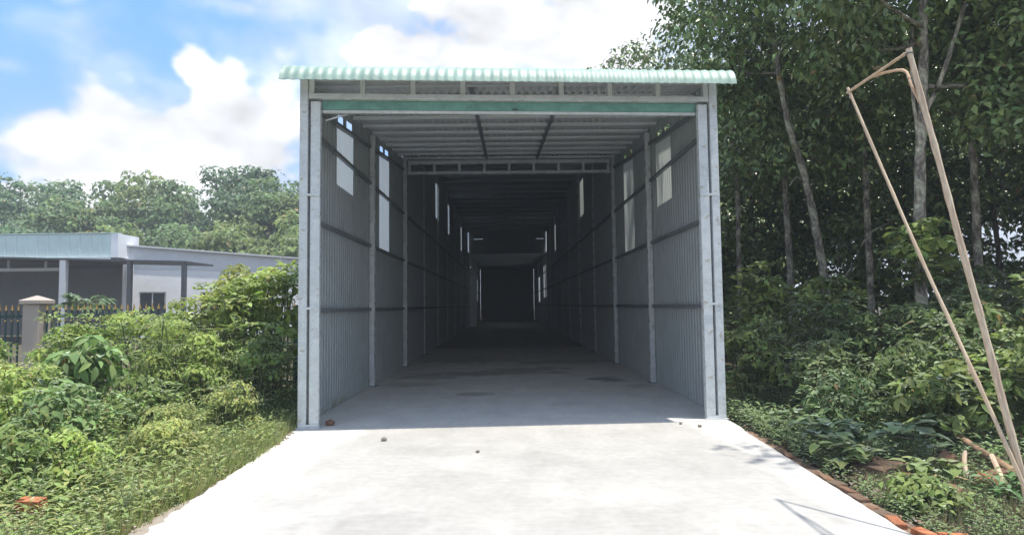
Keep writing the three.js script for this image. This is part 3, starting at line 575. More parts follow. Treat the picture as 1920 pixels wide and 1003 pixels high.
// --- left: shrubs between the driveway and the fence
const GL = 'shrubs beside the left of the driveway';
const deep = [0.2, 0.29, 0.065], mid = [0.31, 0.41, 0.09], lime = [0.4, 0.46, 0.09], olive = [0.36, 0.41, 0.12], blue = [0.21, 0.32, 0.1];
rnd = mulberry(11);
[
  ['broadleaf_shrub', 'tall broadleaf shrub pressed against the left shed wall', [-4.1, -0.1, -1.5], { h: 2.6, w: 0.9, stems: 20, leaf: [0.17, 0.085], col: mid, twig: 0.34 }],
  ['broadleaf_shrub', 'tall broadleaf shrub with its tips before the white warehouse wall', [-4.85, -0.1, -2.1], { h: 2.5, w: 0.75, stems: 16, leaf: [0.17, 0.085], col: olive, twig: 0.34 }],
  ['broadleaf_shrub', 'sparse shrub rising before the small dark warehouse window', [-5.7, -0.1, -2.0], { h: 1.95, w: 0.6, stems: 12, leaf: [0.13, 0.065], col: mid }],
  ['leafy_shrub', 'full round green shrub hiding the right end of the picket fence', [-6.35, -0.1, -1.6], { h: 1.78, w: 0.95, stems: 24, leaf: [0.11, 0.055], col: mid, twig: 0.3 }],
  ['leafy_shrub', 'green shrub just right of the beige fence pillar', [-7.2, -0.1, -1.4], { h: 1.68, w: 0.7, stems: 20, leaf: [0.11, 0.055], col: mid }],
  ['leafy_shrub', 'dark green shrub at the left picture edge below the fence', [-7.55, -0.1, 0.1], { h: 1.45, w: 0.65, stems: 18, leaf: [0.12, 0.05], col: deep }],
  ['broadleaf_shrub', 'large-leaved drooping plant below the middle of the fence shrubs', [-5.75, -0.1, 0.5], { h: 1.35, w: 0.6, stems: 14, leaf: [0.24, 0.11], col: blue, twig: 0.2, droop: 0.7, step: 0.1 }],
  ['feathery_shrub', 'feathery shrub standing midway between pillar and shed', [-5.0, -0.1, -0.4], { h: 1.75, w: 0.7, stems: 18, leaf: [0.06, 0.024], col: mid, compound: true, twig: 0.34, step: 0.09 }],
  ['leafy_shrub', 'dense shrub halfway up the left shed wall', [-3.75, -0.1, -0.5], { h: 1.45, w: 0.55, stems: 18, leaf: [0.1, 0.05], col: deep }],
  ['leafy_shrub', 'round shrub beside the dark hollow left of the shed', [-4.45, -0.1, -0.3], { h: 1.3, w: 0.55, stems: 16, leaf: [0.11, 0.05], col: mid }],
  ['yellow_weed', 'bright yellow-green bushy weed below the beige pillar', [-6.75, -0.1, 0.35], { h: 1.12, w: 0.6, stems: 26, leaf: [0.08, 0.03], col: lime, twig: 0.2 }],
  ['yellow_weed', 'yellow-green weed patch at the left edge under the dark shrub', [-6.3, -0.1, 1.35], { h: 1.0, w: 0.5, stems: 20, leaf: [0.08, 0.035], col: lime, twig: 0.2 }],
  ['leafy_shrub', 'pale green bushy shrub at the left edge in the middle distance', [-5.6, -0.1, 1.75], { h: 1.15, w: 0.6, stems: 22, leaf: [0.1, 0.05], col: mid, twig: 0.26 }],
  ['leafy_shrub', 'blue-green shrub in the near left weeds', [-4.75, -0.1, 2.2], { h: 0.98, w: 0.5, stems: 20, leaf: [0.12, 0.06], col: blue, twig: 0.24 }],
  ['broadleaf_shrub', 'broadleaf weed with dark heart before the driveway shrubs', [-4.6, -0.1, 1.1], { h: 0.98, w: 0.45, stems: 14, leaf: [0.13, 0.07], col: deep, twig: 0.22 }],
  ['feathery_shrub', 'feathery low shrub to the left of the shed corner', [-3.75, -0.1, 0.55], { h: 0.8, w: 0.45, stems: 16, leaf: [0.05, 0.022], col: olive, compound: true, twig: 0.28 }],
  ['olive_weed', 'olive weed clump nearest the left driveway edge', [-3.75, -0.1, 2.1], { h: 0.52, w: 0.42, stems: 22, leaf: [0.07, 0.03], col: olive, twig: 0.16 }],
  ['olive_weed', 'olive weed clump behind the one at the driveway edge', [-4.1, -0.1, 1.35], { h: 0.6, w: 0.4, stems: 20, leaf: [0.07, 0.03], col: olive, twig: 0.16 }],
  ['olive_weed', 'sprawling olive weed at the lower left behind the orange bricks', [-4.2, -0.1, 3.1], { h: 0.62, w: 0.42, stems: 22, leaf: [0.09, 0.042], col: mid, twig: 0.18 }],
  ['leafy_shrub', 'leafy weed at the left edge above the orange bricks', [-4.5, -0.1, 3.45], { h: 0.75, w: 0.35, stems: 18, leaf: [0.1, 0.05], col: deep, twig: 0.2 }],
].forEach(([n, l, p, o]) => shrub(n, l, p, { ...o, leaf: o.leaf.map((v) => v * 0.8) }, GL));

// papaya before the warehouse bay
{
  const t = thing('papaya_plant', 'papaya plant with fingered leaves before the dark warehouse bay', 'plant', [-11.6, -0.1, -8.5]);
  part('trunk', new Surf().tube([V(0, 0, 0), V(0.05, 1.1, 0), V(0, 1.95, 0)], [0.08, 0.07, 0.05], 8, [0.6, 0.62, 0.5]).geo(), M.bark, t);
  for (let k = 0; k < 16; k++) {
    const a = k * 2.4, el = rr(-0.3, 0.6), d = V(Math.cos(a) * Math.cos(el), Math.sin(el), Math.sin(a) * Math.cos(el)), b = V(0, 1.92, 0), e = b.clone().addScaledVector(d, rr(0.35, 0.65)), s = new Surf();
    s.tube([b, b.clone().lerp(e, 0.5).add(V(0, 0.06, 0)), e], [0.012, 0.01, 0.007], 5, [0.2, 0.26, 0.1]);
    const u = d.clone().cross(UP).normalize();
    for (let f = -3; f <= 3; f++) { const q = d.clone().multiplyScalar(Math.cos(f * 0.6)).addScaledVector(u, Math.sin(f * 0.6)).add(V(0, -0.35, 0)).normalize(); s.leaf(e, q, UP, 0.34 * (1 - 0.08 * Math.abs(f)), 0.15, tint([0.1, 0.18, 0.06], 1)); }
    part('leaf', s.geo(), M.leaf, t);
  }
}

// --- right: undergrowth at the wood's edge
const GR = 'undergrowth beside the right of the driveway';
rnd = mulberry(23);
const shadeLime = [0.28, 0.36, 0.08], shadeDeep = [0.15, 0.22, 0.06], shadeMid = [0.23, 0.31, 0.08], shadeBlue = [0.16, 0.25, 0.09];  // left-hand shrub greens darkened: the wood's shade is painted into the leaf colour
[
  ['leafy_shrub', 'leafy shrub hugging the right shed post', [3.75, -0.1, -1.3], { h: 1.55, w: 0.55, stems: 18, leaf: [0.11, 0.055], col: shadeMid }],
  ['strap_leaf_plant', 'bright strap-leaved plant above the shrubs near the right post', [4.5, -0.1, -1.9], { h: 1.6, w: 0.45, stems: 16, leaf: [0.34, 0.035], col: shadeLime, twig: 0, step: 0.13, droop: 0.6, from: 0.55 }],
  ['leafy_shrub', 'broad dark shrub below the leaning trunk', [5.4, -0.1, -1.5], { h: 1.75, w: 0.85, stems: 22, leaf: [0.12, 0.055], col: shadeDeep }],
  ['leafy_shrub', 'dark shrub in the middle of the wood edge', [6.4, -0.1, -1.2], { h: 1.85, w: 0.85, stems: 22, leaf: [0.12, 0.055], col: shadeDeep }],
  ['broadleaf_shrub', 'lighter shrub whose tips rise between the two big trunks', [5.75, -0.1, -2.8], { h: 2.3, w: 0.7, stems: 16, leaf: [0.17, 0.07], col: shadeLime }],
  ['broadleaf_shrub', 'light green sapling before the straight slim trunk', [5.0, -0.1, -3.4], { h: 2.55, w: 0.5, stems: 12, leaf: [0.17, 0.075], col: shadeLime, from: 0.5 }],
  ['leafy_shrub', 'tall dark shrub at the foot of the forked trunk', [7.2, -0.1, -0.9], { h: 2.1, w: 0.8, stems: 22, leaf: [0.12, 0.055], col: shadeDeep }],
  ['leafy_shrub', 'dark shrub between the two leaning poles', [6.3, -0.1, 0.3], { h: 1.6, w: 0.75, stems: 20, leaf: [0.12, 0.055], col: shadeDeep }],
  ['broadleaf_shrub', 'tall leafy shrub behind the thick leaning pole', [7.6, -0.1, 0.4], { h: 2.3, w: 0.75, stems: 20, leaf: [0.14, 0.065], col: shadeMid }],
  ['leafy_shrub', 'shaded shrub set back from the right shed corner', [4.5, -0.1, -0.3], { h: 1.15, w: 0.65, stems: 20, leaf: [0.1, 0.05], col: shadeDeep }],
  ['leafy_shrub', 'low shaded shrub a step from the brick edging', [4.2, -0.1, 0.75], { h: 0.8, w: 0.55, stems: 18, leaf: [0.1, 0.05], col: shadeBlue }],
  ['leafy_shrub', 'shaded shrub behind the spreading light-leaved one', [5.3, -0.1, 0.6], { h: 1.25, w: 0.7, stems: 20, leaf: [0.11, 0.05], col: shadeDeep }],
  ['broadleaf_shrub', 'spreading light-leaved shrub left of the thin leaning pole', [5.05, -0.1, 1.45], { h: 0.98, w: 0.6, stems: 14, leaf: [0.17, 0.075], col: shadeMid, twig: 0.34, droop: 0.1 }],
  ['leafy_shrub', 'dark shrub at the right picture edge behind the thick pole', [6.1, -0.1, 1.6], { h: 1.4, w: 0.6, stems: 18, leaf: [0.12, 0.055], col: shadeMid }],
  ['heart_leaf_plant', 'low heart-leaved plant beside the middle of the brick edging', [3.5, -0.1, 1.75], { h: 0.42, w: 0.4, stems: 20, leaf: [0.15, 0.12], col: shadeBlue, twig: 0, step: 0.09, from: 0.4 }],
  ['heart_leaf_plant', 'heart-leaved plant nearest the far end of the brick edging', [3.55, -0.1, 1.0], { h: 0.42, w: 0.35, stems: 16, leaf: [0.14, 0.11], col: shadeBlue, twig: 0, step: 0.09, from: 0.4 }],
  ['heart_leaf_plant', 'bright heart-leaved plant before the brown earth heap', [3.3, -0.1, 2.5], { h: 0.36, w: 0.28, stems: 18, leaf: [0.13, 0.1], col: shadeMid, twig: 0, step: 0.08, from: 0.4 }],
  ['round_leaf_plant', 'plant with a few large pale round leaves beside the rubble', [4.05, -0.1, 2.35], { h: 0.52, w: 0.26, stems: 9, leaf: [0.2, 0.17], col: [0.13, 0.21, 0.08], twig: 0, step: 0.2, from: 0.75 }],
  ['round_leaf_plant', 'small round-leaved plant at the foot of the rubble', [3.75, -0.1, 3.15], { h: 0.3, w: 0.26, stems: 12, leaf: [0.12, 0.09], col: shadeMid, twig: 0, step: 0.1, from: 0.5 }],
  ['fresh_weed', 'fresh bright green weed before the broken bricks', [4.15, -0.1, 3.5], { h: 0.28, w: 0.24, stems: 14, leaf: [0.13, 0.045], col: [0.1, 0.24, 0.04], twig: 0, step: 0.06, from: 0.4 }],
  ['leafy_shrub', 'low weed clump at the near end of the brick edging', [3.3, -0.1, 3.75], { h: 0.28, w: 0.26, stems: 16, leaf: [0.07, 0.04], col: shadeMid, twig: 0.12 }],
  ['leafy_shrub', 'dark shrub deep between the wood trunks at right', [8.6, -0.1, -2.6], { h: 2.4, w: 1.0, stems: 22, leaf: [0.14, 0.06], col: shadeDeep }],
  ['leafy_shrub', 'dark shrub deep behind the right shed wall', [5.4, -0.1, -5.2], { h: 1.7, w: 0.9, stems: 20, leaf: [0.13, 0.06], col: shadeDeep }],
].forEach(([n, l, p, o]) => shrub(n, l, p, o, GR));

// --- wood on the right: named front trees, then the plantation behind
const GT = 'trees of the wood at right';
const rub = [0.18, 0.25, 0.085];
rnd = mulberry(31);
tree('rubber_tree', 'grey trunk leaning left with its crown over the shed roof', [7.1, -0.1, -5], {
  path: [[0, 0, 0], [-0.1, 1.7, 0], [-0.5, 4.5, 0], [-0.82, 5.7, 0], [-1.05, 7.3, 0], [-1.15, 9.6, -0.2], [-1.0, 11.5, -0.4]], radii: [0.1, 0.09, 0.082, 0.072, 0.06, 0.045, 0.02], bark: [1.35, 1.3, 1.2], col: rub,
  lobes: [[-2.1, 8.6, 0.2, 1.75, 1.2, 1.9, 120], [-2.6, 10.3, 0, 1.9, 1.5, 2.0, 90], [-0.6, 10.6, -0.2, 2.3, 1.7, 2.2, 70], [0.4, 8.2, 0.6, 1.6, 1.2, 1.6, 100], [-1.0, 12.6, 0, 2.4, 1.4, 2.4, 35], [-1.6, 7.2, -0.8, 1.3, 0.9, 1.3, 60]],
  extra: [[[[-0.13, 2.1, 0], [0.25, 2.3, 0.1], [0.75, 3.2, 0.2], [1.3, 3.5, 0.2]], 0.03, 0.008], [[[-0.5, 4.4, 0], [-0.75, 4.5, 0.1], [-0.95, 4.3, 0.2]], 0.025, 0.012]],
}, GT);
tree('rubber_tree', 'thick pale trunk that forks high, behind the leaning poles', [7.1, -0.1, -2], {
  path: [[0, 0, 0], [0.02, 2.2, 0], [0.1, 4, 0], [0.22, 5.4, 0], [0.3, 7, 0], [0.4, 9.5, 0], [0.2, 12, 0]], radii: [0.115, 0.1, 0.092, 0.085, 0.07, 0.05, 0.02], bark: [1.4, 1.35, 1.25], col: rub,
  lobes: [[-1.6, 8.3, 0.4, 1.9, 1.3, 1.8, 120], [1.8, 8.0, 0.2, 2.0, 1.4, 1.8, 120], [0.3, 10.2, 0, 2.6, 1.7, 2.4, 70], [-1.7, 7.0, 1.2, 1.1, 0.8, 1.3, 60], [-1.75, 8.6, 4.5, 1.15, 0.6, 0.8, 45], [0.3, 12.4, 0, 2.4, 1.3, 2.4, 30], [2.2, 6.0, -0.8, 1.4, 1.1, 1.2, 80], [-0.6, 6.6, -0.8, 1.3, 0.9, 1.1, 70]],
  extra: [[[[0.2, 5.0, 0], [0.5, 5.6, 0.05], [0.85, 6.6, 0.1], [1.3, 8, 0.2]], 0.05, 0.03], [[[0.12, 4.4, 0], [0.02, 5.6, 0.02], [0.06, 6.6, 0.05]], 0.035, 0.02]],
}, GT);
const t3 = tree('rubber_tree', 'straight slim trunk just left of the leaning trunk', [6.9, -0.1, -6.6], {
  path: [[0, 0, 0], [0, 2.5, 0], [-0.05, 5, 0], [0.1, 8, 0], [0, 12, 0]], radii: [0.09, 0.08, 0.07, 0.05, 0.02], col: rub, bark: [1.25, 1.2, 1.12],
  lobes: [[-0.9, 7.2, 0, 1.7, 1.4, 1.8, 100], [1.2, 6.6, 0.3, 1.9, 1.4, 1.8, 110], [0, 9.2, 0, 2.7, 1.7, 2.4, 80], [0, 11.5, 0, 2.4, 1.4, 2.4, 30], [-0.6, 5.4, 0.6, 1.4, 0.9, 1.2, 70]],
}, GT);
copyThing(t3, 'thin dark trunk nearest the shed in the wood', [6.0, -0.1, -7.6], 2.0, [0.8, 0.95], GT);
copyThing(t3, 'slim trunk between the leaning trunk and the forked trunk, set back', [8.3, -0.1, -5.6], 4.1, [0.95, 1.0], GT);
copyThing(t3, 'dim slim trunk right of the forked trunk', [9.2, -0.1, -3.4], 1.1, [0.95, 1.0], GT);
copyThing(t3, 'dim trunk at the right picture edge behind the poles', [9.6, -0.1, -1.4], 5.2, [1.0, 0.95], GT);
// young, low-branched trees that close the wood
rnd = mulberry(47);
const young = [0, 1].map((v) => tree('young_tree', v ? 'low-branched young tree behind the forked trunk' : 'low-branched young tree behind the right shed wall', v ? [10.4, -0.1, -7.4] : [7.6, -0.1, -10.4], {
  path: [[0, 0, 0], [0.1, 2, 0.1], [-0.1, 4.5, 0], [0, 7, 0]], radii: [0.07, 0.055, 0.04, 0.012], col: [0.16, 0.225, 0.075], bark: [0.45, 0.43, 0.4], sides: 7, per: 20, R: 0.45,
  lobes: v ? [[-1.0, 3.1, 0.2, 1.3, 1.0, 1.2, 70], [0.9, 3.6, -0.2, 1.3, 1.1, 1.2, 70], [0, 5.2, 0, 1.8, 1.4, 1.6, 100], [-0.4, 6.9, 0, 1.7, 1.2, 1.6, 80]] : [[0.8, 2.7, 0.3, 1.2, 0.9, 1.1, 60], [-0.8, 3.8, 0, 1.3, 1.2, 1.2, 80], [0.4, 5.2, 0, 1.7, 1.3, 1.5, 95], [0, 6.8, 0, 1.8, 1.2, 1.6, 80]],
}, 'young trees in the wood'));
[[6.6, -12.5, 0.95], [8.6, -12.6, 1.1], [9.6, -10, 1.0], [11.6, -6, 1.1], [12.6, -3.2, 1.15], [9.2, -14, 1.2], [12.5, -11, 1.2], [6, -16, 1.1], [14.8, -7, 1.3], [11.5, -1, 1.0], [8.2, -16.5, 1.2], [10.9, -13.5, 1.2], [14.2, -3.6, 1.25], [16.5, -5.5, 1.35], [17, -10, 1.4], [14.6, -14, 1.35], [12, -18, 1.4], [8.4, -21, 1.4], [5.4, -22, 1.3], [19.5, -4.5, 1.4], [20.5, -12, 1.5]].forEach(([x, z, s], k) => copyThing(young[k % 2], 'dark low-branched young tree filling the back of the wood', [x, -0.1, z], k * 1.7, [s, s * (0.9 + 0.07 * (k % 4))], 'young trees filling the wood'));
// plantation rows
rnd = mulberry(53);
const plant = [0, 1, 2].map((v) => tree('plantation_tree', 'slender grey plantation tree standing deep in the shaded wood', [[9.8, -0.1, -17], [6.4, -0.1, -21], [13.4, -0.1, -15]][v], {
  path: [[0, 0, 0], [rr(-0.2, 0.2), 3, rr(-0.2, 0.2)], [rr(-0.4, 0.4), 6.5, 0], [0, 11.5, 0]], radii: [0.12, 0.1, 0.08, 0.02], col: rub, bark: [0.5, 0.48, 0.44], sides: 7, per: 16, R: 0.6, leaf: [0.26, 0.13], twigs: 0,
  lobes: [[-1.2, 6.4 + v * 0.3, 0.4, 1.9, 1.5, 1.8, 70], [1.3, 7.2, -0.4, 1.9, 1.5, 1.8, 70], [0, 9.3, 0, 2.7, 1.9, 2.5, 100], [0, 11.6, 0, 2.2, 1.2, 2.2, 60]],
}, 'plantation trees deep in the wood'));
for (let k = 0; k < 24; k++) { const c = k % 6, r = Math.floor(k / 6); const x = 6.5 + c * 4.4 + rr(-0.9, 0.9) + r * 0.8, z = -20 - r * 5.2 + c * 2.0 + rr(-1, 1); if (x < 17 && z > -18) continue; const s = rr(0.9, 1.15); copyThing(plant[k % 3], 'slender grey plantation tree standing deep in the shaded wood', [x, -0.1, z], rr(0, 6), [s, rr(0.9, 1.15)], 'plantation trees deep in the wood'); }
rnd = mulberry(59);
const thicket = shrub('thicket', 'dark leafy thicket closing the wood between the slim trunks', [9.2, -0.1, -9.5], { h: 2.7, w: 1.5, stems: 16, leaf: [0.24, 0.11], col: deep, twig: 0.4, step: 0.16 }, 'dark thickets at the back of the wood');
[[7.4, -10.5, 0.9], [11.4, -8, 1.1], [12.8, -5, 1.0], [13.6, -2.4, 1.1], [12, -12, 1.2], [7.8, -14.5, 1.1], [15.6, -6.5, 1.3], [10, -17, 1.3], [15.4, -11, 1.3], [5.8, -13, 1.0], [18, -3, 1.3], [6.2, -18.5, 1.3]].forEach(([x, z, k], i) => copyThing(thicket, 'dark leafy thicket closing the wood between the slim trunks', [x, -0.1, z], i * 1.3, [k, k], 'dark thickets at the back of the wood'));
// leafy climber on the forked trunk
shrub('climber', 'light green leafy climber around the forked trunk', [7.05, 1.9, -1.75], { h: 1.1, w: 0.55, stems: 12, leaf: [0.16, 0.08], col: mid, twig: 0.3, category: 'climber' });

// --- treeline beyond the warehouse
rnd = mulberry(61);
const farCols = [[0.17, 0.265, 0.095], [0.22, 0.3, 0.09], [0.135, 0.225, 0.105]];
const farTree = (label, x, z, h, w, ci) => {
  w *= 1.12;
  const lobes = [], n = 13;
  for (let k = 0; k < n; k++) { const a = k * 2.4, q = k === n - 1 ? 0.05 : rr(0.35, 0.78), y = k === n - 1 ? h - w * 0.28 : h * lerp(0.22, 0.86, k / n) * rr(0.93, 1.06); lobes.push([Math.cos(a) * w * q, y, Math.sin(a) * w * q, w * rr(0.3, 0.46), w * rr(0.24, 0.34), w * rr(0.3, 0.46), 33]); }
  return tree('far_tree', label, [x, -0.1, z], { path: [[0, 0, 0], [0.2, h * 0.3, 0], [-0.1, h * 0.6, 0], [0, h * 0.9, 0]], radii: [0.3, 0.25, 0.18, 0.05], lobes, leaf: [0.5, 0.28], per: 16, R: 0.85, col: farCols[ci], twigs: 0, sides: 7, mat: M.leaf, droop: 0.2 }, 'treeline beyond the warehouse');
};
[
  ['rounded tree at the far left end of the treeline', -46.5, -49, 14.4, 5.2, 2], ['tree left of the dip in the treeline', -43.2, -53, 14.2, 4.6, 2], ['low tree in the dip of the treeline', -39.6, -48, 11.9, 4.2, 0],
  ['tree just right of the dip in the treeline', -38.3, -54, 14.6, 4.4, 0], ['tall bushy tree above the right end of the mint fascia', -34.8, -52, 15.0, 5.0, 1], ['tree with rounded top above the warehouse corner', -31.2, -50, 13.4, 4.6, 0],
  ['tall domed tree at the centre of the treeline', -26.4, -51, 15.4, 5.0, 2], ['tallest pointed tree right of the treeline centre', -23.9, -52, 15.5, 4.2, 2], ['tree of the treeline nearest the shed', -21.6, -49, 13.6, 4.4, 0], ['lower yellowish tree beside the left shed post', -18.8, -47, 11.8, 4.2, 1],
  ['tree of the treeline hidden mostly by the shed', -14.5, -50, 12.5, 4.6, 0], ['broad tree filling behind the dip of the treeline', -41.5, -60, 14.6, 6.0, 2], ['broad tree behind the tall bushy one', -36, -61, 15.6, 6.0, 0], ['broad tree between the rounded and domed tops', -28.8, -59, 15.4, 6.0, 0], ['broad tree behind the tree nearest the shed', -21.5, -59, 15.6, 6.0, 2], ['broad tree at the back of the far left end', -49, -60, 16, 6.0, 0], ['bushy tree filling the gap beside the left shed post', -16.8, -56, 13.8, 5.2, 0],
].forEach(([l, ...a]) => farTree(l, ...a));
[['low bright green tree above the middle of the mint fascia', -30.4, -41, 8.2, 3.6, 1], ['low dark tree behind the left end of the mint fascia', -38.5, -42, 8.6, 4.0, 2], ['low yellow-green tree over the white warehouse roof', -22.6, -42, 8.6, 3.6, 1], ['low bushy tree over the right end of the warehouse', -16.8, -41, 8.0, 3.6, 1], ['low tree behind the warehouse roof corner', -26.4, -42, 8.4, 3.6, 0]].forEach(([l, ...a]) => farTree(l, ...a));

// --- ground plants nobody could count
function scatter(name, label, category, geo, mat, n, place, col) {
  const m = new THREE.InstancedMesh(geo, mat, n); m.name = name; const o = new THREE.Object3D();
  for (let k = 0; k < n; k++) { const [x, z, s, y = -0.1] = place(k); o.position.set(x, y, z); o.rotation.set(rr(-0.15, 0.15), rr(0, 6.28), rr(-0.15, 0.15)); o.scale.set(s, s * rr(0.7, 1.3), s); o.updateMatrix(); m.setMatrixAt(k, o.matrix); m.setColorAt(k, rgb(col())); }
  m.castShadow = m.receiveShadow = true; scene.add(m); return tag(m, label, category, null, 'stuff');
}
rnd = mulberry(71);
const tuft = (() => { const s = new Surf(); for (let k = 0; k < 14; k++) { const a = rr(0, 6.28), b = V(Math.cos(a) * rr(0, 0.05), 0, Math.sin(a) * rr(0, 0.05)), d = V(Math.cos(a) * rr(0.3, 1.5), 1, Math.sin(a) * rr(0.3, 1.5)).normalize(); s.leaf(b, d, V(Math.cos(a), 0.3, Math.sin(a)).normalize(), rr(0.12, 0.32), 0.012, [1, rr(0.85, 1.1), 1], 0.1, 0.25); } return s.geo(); })();
const sprig = (() => { const s = new Surf(); for (let k = 0; k < 16; k++) { const a = k * 2.4, h = 0.03 + k * 0.011, d = V(Math.cos(a), rr(0, 0.5), Math.sin(a)).normalize(); s.leaf(V(Math.cos(a) * 0.02, h, Math.sin(a) * 0.02), d, UP, rr(0.045, 0.085), 0.026, [1, rr(0.85, 1.15), 1]); } return s.geo(); })();
const litter = (() => { const s = new Surf(); for (let k = 0; k < 5; k++) { const a = rr(0, 6.28); s.leaf(V(rr(-0.08, 0.08), rr(0.01, 0.04), rr(-0.08, 0.08)), V(Math.cos(a), rr(-0.1, 0.25), Math.sin(a)).normalize(), UP, rr(0.07, 0.13), 0.05, [1, 1, 1], 0.3, 0.3); } return s.geo(); })();
const leftEdge = (z) => -3.0 - 0.05 * sstep(1.5, 4, z) + 0.02;
const onLeft = () => { const z = rr(-2.5, 6.5), x = leftEdge(z) - Math.pow(rnd(), 1.5) * 5 - (z > 1 ? 0.02 - 0.16 * Math.max(0, fbm(z * 1.7, 5, 2, 4)) : 0.12); return [x, z]; };
const onRight = () => { const z = rr(-3, 6.5), x = 3.16 - Math.max(0, z) * 0.05 + Math.pow(rnd(), 1.4) * 6; return [x, z]; };
scatter('grass', 'rough green grass along the left of the driveway', 'grass', tuft, M.leaf, 18000, () => { const [x, z] = onLeft(); return [x, z, rr(0.5, 1.15) * (z > 3.2 ? 0.8 : 1), -0.12]; }, () => { const k = rr(0.7, 1.25), d = rnd(); return d < 0.25 ? [0.45 * k, 0.39 * k, 0.16 * k] : [0.31 * k, 0.38 * k, 0.1 * k]; });
scatter('ground_weeds', 'low leafy weeds carpeting the left of the driveway', 'weeds', sprig, M.leaf, 5500, () => { const [x, z] = onLeft(); const far = Math.abs(x - leftEdge(z)); return [x, z, rr(0.7, 1.3) + 0.7 * Math.min(1, far) * rnd(), -0.12]; }, () => { const k = rr(0.7, 1.25); return rnd() < 0.3 ? [0.36 * k, 0.4 * k, 0.11 * k] : [0.26 * k, 0.36 * k, 0.09 * k]; });
const stalk = (() => { const s = new Surf(); for (let j = 0; j < 4; j++) { const a0 = rr(0, 6.28), t = V(Math.cos(a0) * rr(0.04, 0.22), rr(0.38, 0.62), Math.sin(a0) * rr(0.04, 0.22)); s.tube([V(0, 0, 0), t.clone().multiplyScalar(0.5).add(V(0, 0.03, 0)), t], [0.004, 0.003, 0.0015], 3, [0.9, 0.9, 0.8]); for (let k = 0; k < 15; k++) { const f = 0.2 + 0.8 * k / 14, a = k * 2.4, d = V(Math.cos(a), rr(0.1, 0.7), Math.sin(a)).normalize(); s.leaf(t.clone().multiplyScalar(f), d, UP, rr(0.05, 0.1) * (1.15 - 0.4 * f), 0.026, [1, rr(0.85, 1.12), 1]); } } return s.geo(); })();
scatter('tall_weeds', 'tangle of knee-high yellow-green weeds left of the driveway', 'weeds', stalk, M.leaf, 1100, () => { for (;;) { const [x, z] = onLeft(), f = leftEdge(z) - x; if (f < 0.1 || fbm(x * 1.3, 3, z * 1.3, 3) < 0.06) continue; return [x, z, rr(0.55, 1.15) * (0.6 + 0.45 * Math.min(1, f / 1.1)), -0.12]; } }, () => { const k = rr(0.75, 1.2), d = rnd(); return d < 0.25 ? [0.38 * k, 0.42 * k, 0.12 * k] : d < 0.3 ? [0.42 * k, 0.34 * k, 0.16 * k] : [0.26 * k, 0.39 * k, 0.09 * k]; });
scatter('undergrowth_weeds', 'low leafy weeds under the wood edge at right', 'weeds', sprig, M.leaf, 3200, () => { const [x, z] = onRight(); return [x, z, rr(0.7, 1.6) * (z > 2.6 && x < 5 ? 0.6 : 1)]; }, () => { const k = rr(0.7, 1.2); return [0.19 * k, 0.29 * k, 0.08 * k]; });
scatter('dry_grass', 'thin dry grass around the rubble at lower right', 'grass', tuft, M.leaf, 1500, () => { const z = rr(2.2, 6), x = 3.2 + rnd() * 2.6 - (z - 2.2) * 0.05; return [x, z, rr(0.3, 0.75)]; }, () => { const k = rr(0.7, 1.2); return rnd() < 0.5 ? [0.28 * k, 0.23 * k, 0.12 * k] : [0.12 * k, 0.17 * k, 0.06 * k]; });
scatter('leaf_litter', 'brown fallen leaves scattered over the ground at right', 'leaf litter', litter, M.leaf, 2600, () => { const [x, z] = onRight(); return [x, z, rr(0.5, 1.1), -0.09]; }, () => { const k = rr(0.6, 1.3); return [0.22 * k, 0.14 * k, 0.08 * k]; });

const grit = lump(0.03, 77, 1, 0.7, 1, 0.6);
{ const c = []; for (let k = 0; k < grit.attributes.position.count; k++) c.push(1, 1, 1); grit.setAttribute('color', new THREE.Float32BufferAttribute(c, 3)); }
scatter('mortar_crumbs', 'crumbs of mortar, gravel and soil along both driveway edges', 'gravel', grit, std([1, 1, 1], 0.95, { vertexColors: true }), 700, (k) => { const z = rr(0.3, 6); return k % 2 ? [leftEdge(z) + rr(-0.12, 0.16) * rnd(), z, rr(0.15, 0.75), rnd() < 0.25 ? 0.003 : -0.06] : [3.15 - z * 0.06 + rr(-0.1, 0.14), z, rr(0.1, 0.45), -0.035]; }, () => { const k = rr(0.6, 1.1); return rnd() < 0.35 ? [0.38 * k, 0.33 * k, 0.27 * k] : [0.26 * k, 0.18 * k, 0.12 * k]; });

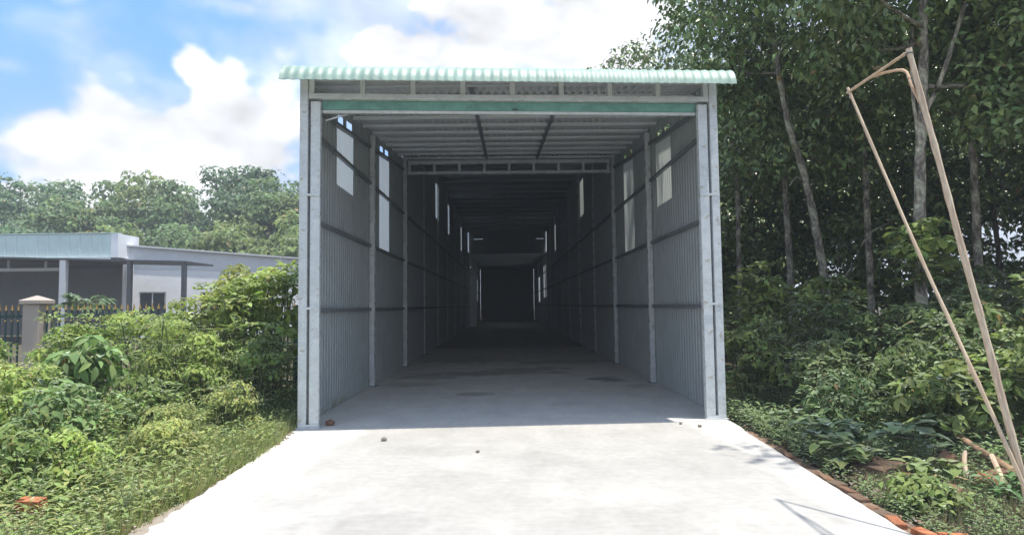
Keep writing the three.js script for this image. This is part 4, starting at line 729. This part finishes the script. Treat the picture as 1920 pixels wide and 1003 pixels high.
// --- rubble and cut wood at lower right
rnd = mulberry(83);
{
  const m = part(numbered('earth_heap'), lump(0.26, 5, 1.5, 0.55, 1.0, 0.7), std([0.2, 0.13, 0.09], 1, { bumpMap: grainBump, bumpScale: 0.03 }), scene); m.position.set(3.62, -0.06, 2.65); tag(m, 'brown earth heap behind the heart-leaved plants at right', 'earth heap');
  const stick = (name, label, pts, r0, r1, col) => { const s = new Surf(), c = new THREE.CatmullRomCurve3(pts.map((p) => V(...p))).getPoints(14); s.tube(c, c.map((_, k) => lerp(r0, r1, k / 14)), 8, col, 0.35); const o = part(numbered(name), s.geo(), M.wood, scene); tag(o, label, 'branch', 'cut branches in the rubble'); };
  stick('cut_branch', 'long brown cut branch lying across the rubble at right', [[5.15, 0.12, 1.3], [4.95, 0.1, 1.9], [4.75, 0.05, 2.6], [4.6, 0.0, 3.2]], 0.03, 0.045, [0.62, 0.45, 0.32]);
  stick('cut_branch', 'short pale stick leaning on the long branch, nearer the thick pole', [[4.42, -0.05, 3.15], [4.52, 0.05, 2.95], [4.62, 0.13, 2.75]], 0.022, 0.02, [1.0, 0.85, 0.7]);
  stick('cut_branch', 'short grey stick leaning on the long branch, nearer the earth heap', [[4.2, -0.05, 3.0], [4.35, 0.04, 2.75], [4.5, 0.12, 2.55]], 0.022, 0.02, [0.8, 0.7, 0.6]);
  stick('cut_branch', 'thin pale twig arching over the front of the rubble', [[3.55, -0.06, 3.35], [3.75, 0.06, 3.2], [4.0, 0.03, 3.15], [4.2, -0.05, 3.25]], 0.013, 0.009, [0.9, 0.72, 0.52]);
  stick('cut_branch', 'dark thick branch end at the right picture edge', [[4.5, -0.04, 3.3], [4.9, 0.0, 3.1], [5.4, 0.02, 2.9]], 0.06, 0.05, [0.4, 0.3, 0.24]);
  const frag = (label, p, r, mat, sc, seed) => { const g = new RoundedBoxGeometry(sc[0], sc[1], sc[2], 2, 0.01), a = g.attributes.position; for (let i = 0; i < a.count; i++) { const q = 1 + 0.35 * noise.noise(a.getX(i) * 9 + seed, a.getY(i) * 9, a.getZ(i) * 9); a.setXYZ(i, a.getX(i) * q, a.getY(i) * q, a.getZ(i) * q); } g.computeVertexNormals(); const o = part(numbered('broken_brick'), g, mat, scene); o.position.set(...p); o.rotation.set(...r); tag(o, label, 'brick', 'broken bricks'); };
  frag('brown broken brick standing tilted beside the round leaves', [4.28, 0.03, 2.62], [0.3, 0.5, 0.5], brickMats[2], [0.11, 0.2, 0.12], 1);
  frag('orange broken brick under the two leaning sticks', [4.28, -0.02, 3.12], [0.2, 0.9, 0.3], orange, [0.12, 0.1, 0.16], 4);
  frag('dull red brick piece behind the sticks', [4.5, -0.02, 2.95], [0.1, 0.2, 0.2], brickMats[0], [0.18, 0.1, 0.12], 8);
  frag('pale orange brick slab in the dry grass at lower right', [3.72, -0.03, 3.42], [0.15, 0.7, 0.25], brickMats[2], [0.24, 0.07, 0.16], 12);
  frag('small red brick chip at the front of the dry grass', [3.95, -0.06, 3.6], [0.4, 0.1, 0.1], brickMats[0], [0.1, 0.07, 0.09], 15);
  frag('brick piece half buried in the brown earth heap', [3.85, -0.02, 2.75], [0.2, 0.3, 0.3], brickMats[1], [0.16, 0.09, 0.1], 19);
}

renderer.render(scene, camera);
